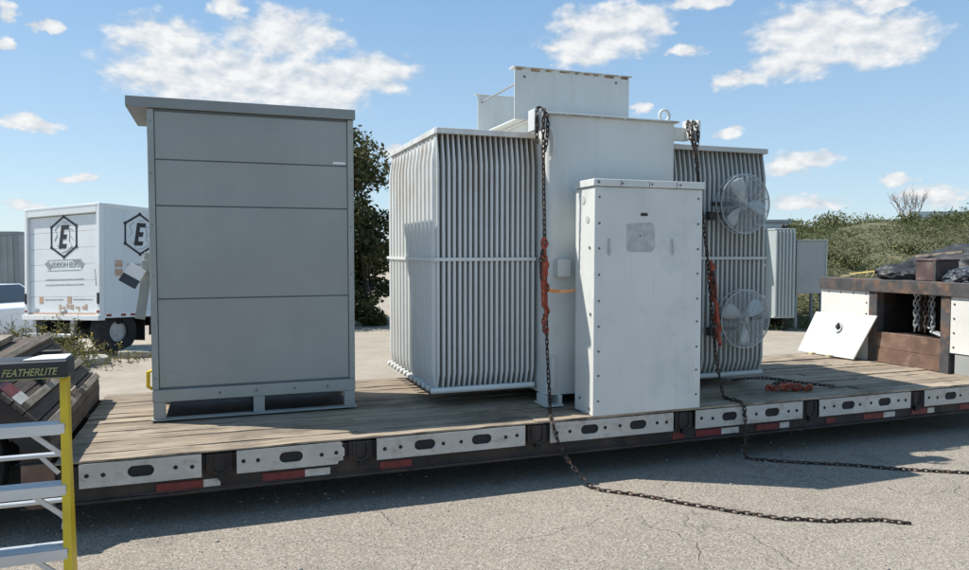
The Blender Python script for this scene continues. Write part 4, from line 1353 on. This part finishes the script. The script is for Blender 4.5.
        for (u0, v0, u1, v1) in ((-.75, .45, -.42, .7), (-.8, -.2, -.55, .1), (.45, .5, .75, .4), (.5, .1, .8, -.2), (.45, -.3, .7, -.55), (.45, -.3, .5, .1), (.5, .1, .45, .5), (-.55, .1, -.75, .45), (-.35, -.75, -.55, -.45), (-.2, -.9, .3, -.8), (.3, -.8, .7, -.55), (-.1, .85, .35, .8)):
            net.tube([F(cu + u0 * ri * .85, cv + v0 * ri * .9, .001), F(cu + u1 * ri * .85, cv + v1 * ri * .9, .001)], .006, 5)
        obj('network_lines', net, 'inkgrey', e)
    FR = lambda u, v, d=0: (u, .045 - d - .0015, v)
    FS = lambda u, v, d=0: (d + .0015, u, v)
    emblem(FR, -1.06, 2.17, .80, 1.12)
    emblem(FS, .84, 2.22, .80)
    # banner under the rear emblem
    bn = MB()
    for x0, x1, z0, z1 in ((-1.54, -.58, 1.735, 1.745), (-1.54, -.58, 1.54, 1.55)):
        bn.box(x0, x1, .041, .0435, z0, z1)
    bn.prism([(-1.62, 1.68), (-1.52, 1.73), (-1.42, 1.64), (-1.46, 1.56), (-1.54, 1.60)], 1, .040, .0435)
    bn.prism([(-.58, 1.73), (-.48, 1.66), (-.56, 1.56), (-.62, 1.63), (-.81, 1.715), (-.81, 1.73)], 1, .040, .0435)
    obj('banner', bn, 'inkgrey', tk)
    mt = Matrix.Translation((-1.03, .042, 1.605)) @ Euler((R(90), 0, 0)).to_matrix().to_4x4()
    obj('lettering', textmb('EDISON ELEC', .10, mt, shear=.12, stretch=.95), 'inkgrey', tk, smooth=False)
    tl = MB()
    rg = random.Random(4)
    def line(F, u0, u1, v, h):
        tl.cut.append((len(tl.v), len(tl.f)))
        u = u0
        while u < u1:
            w = rg.uniform(.012, .03)
            hh = h * rg.uniform(.55, 1)
            o = len(tl.v)
            tl.v += [F(u, v, .001), F(u + w, v, .001), F(u + w, v + hh, .001), F(u, v + hh, .001)]
            tl.f.append((o, o + 1, o + 2, o + 3))
            u += w + rg.choice((.008, .008, .01, .012))
    line(FR, -1.60, -.52, 1.36, .032)
    line(FR, -1.60, -.52, 1.26, .032)
    line(FR, -1.62, -1.07, .985, .03)
    line(FR, -.80, -.27, .985, .03)
    line(FS, .55, 1.5, 1.62, .05)
    line(FS, .55, 1.3, 1.46, .05)
    objs('small_print', tl, 'inkgrey', tk, smooth=False)
    ic = MB()
    for u in (-1.73, -.91):
        ic.box(u - .06, u + .06, .0405, .0435, .93, 1.06)
    for v, mm in ((1.46, 0), (1.62, 1)):
        ic.box(.001, .005, .30, .46, v - .035, v + .095)
    objs('icon_sticker', ic, 'inktan', tk, bevel=.002)
    dirt = MB()
    for k in range(9):
        x = -1.18 + k * .085 + rg.uniform(-.03, .03)
        dirt.box(x, x + rg.uniform(.03, .08), .0405, .0435, .78 + rg.uniform(0, .06), .86 + rg.uniform(0, .06))
    objs('bottom_sticker', dirt, 'inktan', tk)
    obj('oval_badge', MB().ball((-1.86, .043, .80), .07, 12, 6, (1.1, .06, .6)), 'inkgrey', tk)
truck()

# ------------------------------------------------------------------ far left: container and car
ct = thing('shipping_container', 'grey ribbed steel container half hidden at the far left edge', 'container', (-7.0, 32.3, -.45), rot=(0, 0, R(-14)), local=True)
mb = MB()
mb.box(-6.0, 0, 0.03, 2.4, .15, 2.98)
obj('container_wall', mb, 'cargrey', ct)
mb = MB()
for i in range(26):
    x = -5.9 + i * .225
    mb.prism([(x, 0.03), (x + .03, -.01), (x + .10, -.01), (x + .13, .03)], 2, .25, 2.88)
obj('corrugation', mb, 'cargrey', ct)
mb = MB().box(-6.05, .02, -.02, 2.42, 2.9, 3.03).box(-6.05, .02, -.02, 2.42, .0, .2).box(-.08, .03, -.03, .08, .2, 2.9)
obj('container_frame', mb, 'bgdark', ct)

ca = thing('parked_car', 'white parked car with dark windows at the far left beside the truck', 'car', (-5.3, 19.9, -.32), rot=(0, 0, R(-50)), local=True)
def car():
    side = [(-2.2, .35), (-2.25, .75), (-1.6, .95), (-.85, 1.02), (-.2, 1.40), (.9, 1.43), (1.75, 1.05), (2.2, .98), (2.25, .5), (2.1, .33)]
    vs, fs = [], []
    n = len(side)
    for y, k in ((-.86, .9), (-.80, 1), (.80, 1), (.86, .9)):
        for x, z in side:
            yy = y * (.80 if z > 1.2 else 1)
            vs.append((x * (1 if k == 1 else .985), yy, .33 + (z - .33) * (1 if k == 1 else .97)))
    for r in range(3):
        for i in range(n):
            j = (i + 1) % n
            fs.append((r * n + i, r * n + j, (r + 1) * n + j, (r + 1) * n + i))
    fs += [tuple(range(n)), tuple(range(3 * n, 4 * n))]
    obj('body', MB().add(vs, fs), 'carpaint', ca, bevel=.04)
    obj('windshield', MB().add([(-.80, -.70, 1.06), (-.80, .70, 1.06), (-.24, .60, 1.40), (-.24, -.60, 1.40)], [(0, 1, 2, 3)]), 'glass', ca)
    obj('rear_window', MB().add([(1.72, -.70, 1.09), (1.72, .70, 1.09), (.97, .60, 1.42), (.97, -.60, 1.42)], [(0, 1, 2, 3)]), 'glass', ca)
    for y in (-1, 1):
        obj('side_window', MB().add([(-.65, .81 * y, 1.04), (1.5, .81 * y, 1.05), (.85, .71 * y, 1.37), (-.15, .71 * y, 1.36)], [(0, 1, 2, 3)]), 'glass', ca)
        for x in (-1.4, 1.4):
            w = obj('wheel', MB().tube([(x, .66 * y, .32), (x, .87 * y, .32)], .32, 24), 'rubber', ca)
            obj('rim', MB().tube([(x, .868 * y, .32), (x, .876 * y, .32)], .2, 16), 'steel', w)
        obj('headlight', MB().ball((-2.15, .62 * y, .72), .13, 10, 6, (.5, 1.2, .6)), 'steel', ca)
car()

# ------------------------------------------------------------------ far right: small transformer and cabinet
bt = thing('small_transformer', 'small pale grey transformer on the ground behind the fans, radiator facing the trailer', 'transformer', (12.2, 14.0, 0), rot=(0, 0, R(-10)), local=True)
def small_tf():
    obj('tank', MB().box(-.95, .62, .25, 1.7, .25, 2.52), 'bgpaint', bt, bevel=.02)
    obj('tank_cover', MB().box(-1.0, .68, .18, 1.75, 2.521, 2.60), 'bgdark', bt, bevel=.01)
    r = obj('radiator', MB().box(.0, .54, -.2, .22, .30, .34).box(.0, .54, -.2, .22, 2.34, 2.38), 'bgpaint', bt, bevel=.01)
    for i in range(6):
        x = .045 + i * .09
        obj('radiator_fin', MB().prism([(x - .034, -.2), (x - .018, -.225), (x + .018, -.225), (x + .034, -.2), (x + .034, .2), (x - .034, .2)], 2, .34, 2.335), 'bgpaint', r)
    obj('lifting_lug', MB().prism([(.22, 2.38), (.36, 2.38), (.44, 2.48), (.30, 2.44), (.28, 2.5), (.24, 2.44)], 1, -.1, -.07), 'rail', bt)
    objs('skid', MB().box(-.9, -.75, .1, 1.8, 0, .249).box(.4, .55, .1, 1.8, 0, .249), 'rail', bt)
    obj('bracket', MB().box(-.45, .0, .17, .249, 1.5, 1.56).box(-.45, .0, .17, .249, .75, .81).box(-.3, -.16, .15, .249, 1.56, 1.75), 'capwht', bt)
    obj('bushing', MB().tube([(-.3, .9, 2.601), (-.3, .9, 2.66), (-.3, .9, 2.72)], [.12, .1, .04], 12), 'bgdark', bt)
small_tf()
bc = thing('meter_cabinet', 'plain grey metal cabinet on legs right of the small transformer', 'cabinet', (12.95, 13.9, 0), rot=(0, 0, R(-6)), local=True)
obj('cabinet_shell', MB().box(-.16, .64, -.16, .35, .86, 2.10), 'cargrey', bc, bevel=.01)
obj('lid', MB().box(-.19, .67, -.19, .38, 2.101, 2.125), 'bgpaint', bc, bevel=.004)
obj('edge_strip', MB().box(.62, .65, -.18, -.161, .86, 2.10), 'bgpaint', bc)
for x in (-.14, .55):
    objs('leg', MB().box(x, x + .06, -.1, -.04, 0, .859).box(x, x + .06, .24, .30, 0, .859), 'bgdark', bc)

# ------------------------------------------------------------------ vegetation
def tree(name, label, base, height, rad, lobes, nleaf, size, seed, m='leafdark', low=.3, grp=None):
    rg = random.Random(seed)
    t = thing(name, label, 'tree' if height > 3.4 else 'bush', base, group=grp)
    b = Vector(base)
    tm = MB()
    top = b + Vector((rg.uniform(-.1, .1), 0, height * .62))
    tm.tube([b - Vector((0, 0, .15)), b + Vector((.03, .02, height * .25)), top], [.17 * height / 5, .13 * height / 5, .07 * height / 5], 9)
    cm = MB()
    for i in range(lobes):
        a = rg.uniform(0, 2 * math.pi)
        h = rg.uniform(low, 1)
        prof = math.sin(math.pi * (.16 + .80 * (h - low) / (1 - low + .001))) ** .7
        rr = rad * prof * rg.uniform(.35, 1)
        c = b + Vector((rr * math.cos(a), rr * math.sin(a), height * (h * .93 + .01)))
        st = b + Vector((0, 0, height * rg.uniform(.15, .55)))
        md = st.lerp(c, .5) + Vector((0, 0, .15))
        tm.tube([st, md, c], [.05 * height / 5, .03 * height / 5, .008], 5)
        lr = rg.uniform(.38, .66) * height / 5
        leaf_cloud(cm, c, (lr * 1.15, lr * 1.15, lr * .8), int(nleaf / lobes), size, rg)
    obj('trunk', tm, 'bark', t)
    rawobj('crown', cm, m, parent=t)
    return t
tx, ty = sd(-4.15, 19.3)
tree('broadleaf_tree', 'tall dark green leafy tree rising between the cabinet and the transformer', (tx, ty, -.2), 5.45, 1.9, 84, 19000, .14, 21, low=.16)
for i, (s, d, h, r_, lab) in enumerate(((-3.0, 18.6, 2.5, .8, 'dense dark shrub at the foot of the tree, nearest the radiator'), (-4.6, 18.3, 2.6, 1.1, 'dense dark shrub at the foot of the tree, behind the grey cabinet edge'))):
    x, y = sd(s, d)
    tree('shrub', lab, (x, y, -.15), h, r_, 30, 6500, .11, 40 + i, low=.06)

x, y = sd(15.0, 26.2)
bb = thing('bare_bush', 'leafless grey bush on the crest of the embankment against the sky', 'bush', (x, y, hill_h(15.0, 26.2) - .1))
def bare():
    rg = random.Random(8)
    mb = MB()
    b = Vector((x, y, hill_h(15.0, 26.2) - .1))
    def grow(p, d, L, r, lv):
        q = p + d * L
        mid = p.lerp(q, .5) + Vector((rg.uniform(-.04, .04), rg.uniform(-.04, .04), 0))
        mb.tube([p, mid, q], [r, r * .8, r * .6], 4)
        if lv:
            for k in range(rg.choice((2, 3, 3))):
                nd = (d + Vector((rg.gauss(0, .33), rg.gauss(0, .33), rg.uniform(.0, .35)))).normalized()
                grow(p.lerp(q, rg.uniform(.55, 1)), nd, L * rg.uniform(.6, .85), r * .62, lv - 1)
    for k in range(9):
        a = rg.uniform(0, 6.28)
        sp_ = rg.uniform(.05, .5)
        grow(b + Vector((rg.uniform(-.2, .2), rg.uniform(-.2, .2), 0)), Vector((math.cos(a) * sp_, math.sin(a) * sp_, 1)).normalized(), .55, .018, 3)
    obj('stems', mb, 'twig', bb, smooth=False)
bare()

def weeds():
    rg = random.Random(17)
    mb, fl = MB(), MB()
    spots = []
    for i in range(400):
        u = rg.random()
        # belt of weeds between the trailer's rear deck and the truck
        px = -5.2 + 4.1 * u + rg.gauss(0, .2)
        py = 13.2 + rg.gauss(0, .55) + (1 - u) * .8
        if px > -1.9 and rg.random() < .75 or px > -1.3:
            continue
        spots.append((px, py, 1.0 if px < -2.0 else .7))
    for i in range(22):
        spots.append((rg.uniform(-1.8, -.5), 14.0 + rg.gauss(0, .22), .3))
    for px, py, k in spots:
        z = ground_h(px, py)
        dens = .5 + mnoise.noise(Vector((px * 1.3, py * 1.3, 2)))
        h = rg.uniform(.18, .62) * k * (.6 + .8 * max(0, dens))
        ln = Vector((rg.gauss(0, .22), rg.gauss(0, .22), 1)).normalized()
        b = Vector((px, py, z))
        tip = b + ln * h
        mb.tube([b, b.lerp(tip, .5), tip], [.006, .005, .003], 3, cap=False)
        for j in range(int(7 + h * 16)):
            t = rg.random() ** .7
            mb.leaf(b.lerp(tip, t) + Vector((rg.gauss(0, .05), rg.gauss(0, .05), 0)), rg.uniform(.04, .10), rg, asp=.35)
        if rg.random() < .3:
            for j in range(3):
                fl.leaf(tip + Vector((rg.gauss(0, .03), rg.gauss(0, .03), rg.gauss(0, .02))), .035, rg, asp=.9)
    setp(rawobj('weeds', mb, 'weed'), 'straggly green and straw weeds growing along the dirt in front of the truck', 'weeds', kind='stuff')
    setp(rawobj('weed_blossom', fl, 'flower'), 'tiny yellow blossoms on the weeds in front of the truck', 'weeds', kind='stuff')
weeds()

def gravel():
    rg = random.Random(23)
    mb = MB()
    for i in range(1500):
        x, y = rg.uniform(-2.5, 9), rg.uniform(2.4, 6.2)
        if mnoise.noise(Vector((x * .7, y * .7, 5))) < rg.uniform(-.3, .25):
            continue
        r = rg.choice((.004, .005, .006, .007, .010)) * rg.uniform(.7, 1.3)
        mb.ball((x, y, ground_h(x, y) + r * .35), r, 5, 4, (rg.uniform(.8, 1.4), rg.uniform(.8, 1.3), rg.uniform(.5, .9)))
    setp(obj('loose_gravel', mb, 'slab', smooth=False), 'loose grit scattered over the asphalt in front of the trailer', 'gravel', kind='stuff')
gravel()

# broken slabs and timber by the truck
def slab(label, x, y, sx, sy_, h, rz, m, name, cat, tilt=0):
    q = Matrix.Translation((x, y, 0)) @ Euler((R(tilt), 0, R(rz))).to_matrix().to_4x4()
    P = [(-.5, -.5), (.1, -.55), (.5, -.4), (.52, .3), (.2, .5), (-.45, .46)]
    mb = MB()
    vs = [q @ Vector((p[0] * sx, p[1] * sy_, z)) for z in (-.02, h) for p in P]
    n = len(P)
    mb.add(vs, [tuple(range(n)), tuple(range(n, 2 * n))] + [(k, (k + 1) % n, n + (k + 1) % n, n + k) for k in range(n)])
    setp(obj(name, mb, m, loc=(x, y, 0), bevel=.015), label, cat)
slab('broken flat concrete slab on the dirt beside the truck wheel', -1.15, 14.75, .9, .7, .10, -10, 'slab', 'concrete_slab', 'slab', 3)
slab('small tilted lump of broken concrete among the weeds', -1.95, 13.6, .5, .35, .13, 25, 'slab', 'concrete_lump', 'rubble', 5)
o = obj('timber_beam', MB().bar((-3.3, 13.0, .10), (-2.2, 12.5, .09), .2, .16), 'cleat', bevel=.01, smooth=False, loc=(-2.7, 12.7, 0))
setp(o, 'squared grey timber lying in the weeds behind the rear deck', 'timber')

# barrier along the crest
for i in range(8):
    s0 = 16.2 + i * 2.45
    a, b = sd(s0, 28.4), sd(s0 + 2.38, 28.4)
    zz = 2.36 + .42 * sm(10, 14, s0)
    sec = [(-.3, 0), (-.3, .08), (-.15, .3), (-.09, .82), (.09, .82), (.15, .3), (.3, .08), (.3, 0)]
    vs = []
    for (px, py) in (a, b):
        for (o_, z) in sec:
            vs.append((px + sy * o_, py + cy * o_, zz - .25 + z))
    n = len(sec)
    br = MB().add(vs, [tuple(range(n)), tuple(range(n, 2 * n))] + [(k, (k + 1) % n, n + (k + 1) % n, n + k) for k in range(n)])
    o = obj('concrete_barrier', br, 'conc', loc=(a[0], a[1], zz))
    setp(o, 'pale concrete barrier segment in the row along the top of the embankment', 'barrier', 'barrier segments on the crest')

# ------------------------------------------------------------------ world, sun, camera
w = bpy.data.worlds.new('World')
SC.world = w
w.use_nodes = True
nt = w.node_tree
for n in list(nt.nodes):
    nt.nodes.remove(n)
SUN_AZ, SUN_EL = math.atan2(-.867, .5), R(54)
sky = nn(nt, 'ShaderNodeTexSky', sky_type='NISHITA', sun_disc=False)
sky.sun_elevation = SUN_EL
sky.sun_rotation = SUN_AZ
sky.altitude = 100
sky.air_density = 1.0
sky.dust_density = .3
sky.ozone_density = 1.3
SKY_STR = .092
tc = nn(nt, 'ShaderNodeTexCoord')
sp = nn(nt, 'ShaderNodeSeparateXYZ')
nt.links.new(tc.outputs['Generated'], sp.inputs[0])
az = math_(nt, 'MULTIPLY', math_(nt, 'ARCTAN2', sp.outputs[0], sp.outputs[1]), 180 / math.pi)
el = math_(nt, 'MULTIPLY', math_(nt, 'ARCSINE', sp.outputs[2]), 180 / math.pi)
cmb = nn(nt, 'ShaderNodeCombineXYZ')
nt.links.new(az, cmb.inputs[0])
nt.links.new(math_(nt, 'MULTIPLY', el, 1.7), cmb.inputs[1])
AE = cmb.outputs[0]
n_warp = nn(nt, 'ShaderNodeTexNoise')
n_warp.inputs['Scale'].default_value = .45
n_warp.inputs['Detail'].default_value = 6
n_warp.inputs['Roughness'].default_value = .6
nt.links.new(AE, n_warp.inputs['Vector'])
sw = nn(nt, 'ShaderNodeSeparateColor')
nt.links.new(n_warp.outputs['Color'], sw.inputs[0])
azw = math_(nt, 'ADD', az, math_(nt, 'MULTIPLY_ADD', sw.outputs[0], 3.6, -1.8))
elw = math_(nt, 'ADD', el, math_(nt, 'MULTIPLY_ADD', sw.outputs[1], 2.0, -1.0))
CL = [(5.12, 15.4, 4.8, 2.2), (-3.06, 14.40, 3.8, 2.0), (0.21, 12.2, 8.4, 2.7), (6.15, 11.7, 6.0, 2.3), (11.3, 13.0, 4.0, 1.9), (-1.5, 12.0, 5.5, 2.2), (8.0, 12.4, 4.5, 2.0), (1.17, 17.05, 1.5, .9),
      (29.11, 16.0, 4.8, 2.2), (28.0, 15.1, 4.0, 1.6), (31.69, 16.6, 3.0, 1.6), (25.74, 15.2, 1.5, .5), (44.08, 14.6, 5.2, 2.6), (47.78, 13.9, 4.2, 2.0),
      (42.82, 13.0, 3.8, 1.4), (38.84, 12.12, 2.2, .8), (35.98, 17.44, 2.6, .6), (48.02, 16.15, 2.4, .6), (34.96, 14.43, 1.5, .5), (-10.99, 8.23, 2.1, .6),
      (-12.36, 14.84, .9, .7), (-10.27, 14.37, 1.3, .5), (-12.51, 13.26, .9, .6), (43.28, 6.33, 2.8, .8), (42.31, 5.82, 2.0, .65), (48.94, 4.64, 1.3, .5),
      (38.42, 8.39, 1.0, .5), (31.82, 10.6, 1.0, .5), (43.33, 3.4, 2.9, .65), (-8.52, 4.99, 1.2, .4), (13.53, 7.59, 1.5, .6), (-11.9, 3.01, 1.3, .5), (51.2, 3.6, 2.2, .8),
      (-30, 14, 8, 2.5), (-48, 8, 7, 1.6), (75, 11, 8, 2.2), (64, 18, 6, 2), (20, 27, 7, 2.4), (-10, 30, 8, 2.6), (48, 32, 9, 3)]
mask = None
for (a0, e0, ra, re) in CL:
    dx = math_(nt, 'MULTIPLY_ADD', azw, 1 / ra, -a0 / ra)
    dy = math_(nt, 'MULTIPLY_ADD', elw, 1 / re, -e0 / re)
    q = math_(nt, 'SUBTRACT', 1.0, math_(nt, 'MULTIPLY_ADD', dx, dx, math_(nt, 'MULTIPLY', dy, dy)))
    mask = q if mask is None else math_(nt, 'MAXIMUM', mask, q)
fb = nn(nt, 'ShaderNodeTexNoise')
fb.inputs['Scale'].default_value = .55
fb.inputs['Detail'].default_value = 7
fb.inputs['Roughness'].default_value = .55
nt.links.new(AE, fb.inputs['Vector'])
mask = math_(nt, 'MAXIMUM', mask, -1.0)
dens = math_(nt, 'ADD', math_(nt, 'MULTIPLY', mask, 1.25), math_(nt, 'MULTIPLY_ADD', fb.outputs[0], 2.3, -1.18))
cf = nn(nt, 'ShaderNodeMapRange', interpolation_type='SMOOTHSTEP')
cf.inputs[1].default_value = -.15
cf.inputs[2].default_value = .95
cf.inputs[4].default_value = .93
nt.links.new(dens, cf.inputs[0])
off = nn(nt, 'ShaderNodeVectorMath', operation='ADD')
off.inputs[1].default_value = (-.5, 1.0, 0)
nt.links.new(AE, off.inputs[0])
fs = nn(nt, 'ShaderNodeTexNoise')
fs.inputs['Scale'].default_value = .55
fs.inputs['Detail'].default_value = 5
fs.inputs['Roughness'].default_value = .55
nt.links.new(off.outputs[0], fs.inputs['Vector'])
rel = math_(nt, 'SUBTRACT', fb.outputs[0], fs.outputs[0])
shade = ramp(nt, math_(nt, 'ADD', math_(nt, 'MULTIPLY', dens, .3), math_(nt, 'MULTIPLY', rel, 1.5)), -.15, .6)
ccol = mixrgb(nt, shade, (.60, .66, .73), (.95, .95, .94))
bg1 = nn(nt, 'ShaderNodeBackground')
bg1.inputs[1].default_value = SKY_STR
hz = mixrgb(nt, ramp(nt, el, 1.0, 19.0), (4.7, 6.5, 8.0), (2.3, 4.3, 6.9))
nt.links.new(mixrgb(nt, .62, sky.outputs[0], hz), bg1.inputs[0])
bg2 = nn(nt, 'ShaderNodeBackground')
bg2.inputs[1].default_value = .74
nt.links.new(ccol, bg2.inputs[0])
mx = nn(nt, 'ShaderNodeMixShader')
nt.links.new(cf.outputs[0], mx.inputs[0])
nt.links.new(bg1.outputs[0], mx.inputs[1])
nt.links.new(bg2.outputs[0], mx.inputs[2])
out = nn(nt, 'ShaderNodeOutputWorld')
nt.links.new(mx.outputs[0], out.inputs[0])

sl = bpy.data.lights.new('sun', 'SUN')
sl.energy = 5.0
sl.angle = R(.53)
sl.color = (1, .955, .88)
so = bpy.data.objects.new('sun', sl)
COL.objects.link(so)
dirv = Vector((.867 * math.cos(SUN_EL), -.5 * math.cos(SUN_EL), -math.sin(SUN_EL)))
so.rotation_euler = dirv.to_track_quat('-Z', 'Y').to_euler()
so.location = (-8, 12, 14)

cam = bpy.data.cameras.new('camera')
cam.sensor_width = 36
cam.lens = 740 / 969 * 36
cam.clip_end = 2000
cam.clip_start = .05
co = bpy.data.objects.new('camera', cam)
COL.objects.link(co)
co.location = (0, 0, 1.88)
co.rotation_euler = (R(90 - 2.7), 0, R(-20))
SC.camera = co
SC.view_settings.view_transform = 'Standard'
SC.view_settings.look = 'None'
SC.view_settings.exposure = 0.45
SC.view_settings.gamma = 1
SC.view_settings.use_curve_mapping = False
SC.cycles.use_denoising = True
SC.cycles.max_bounces = 8
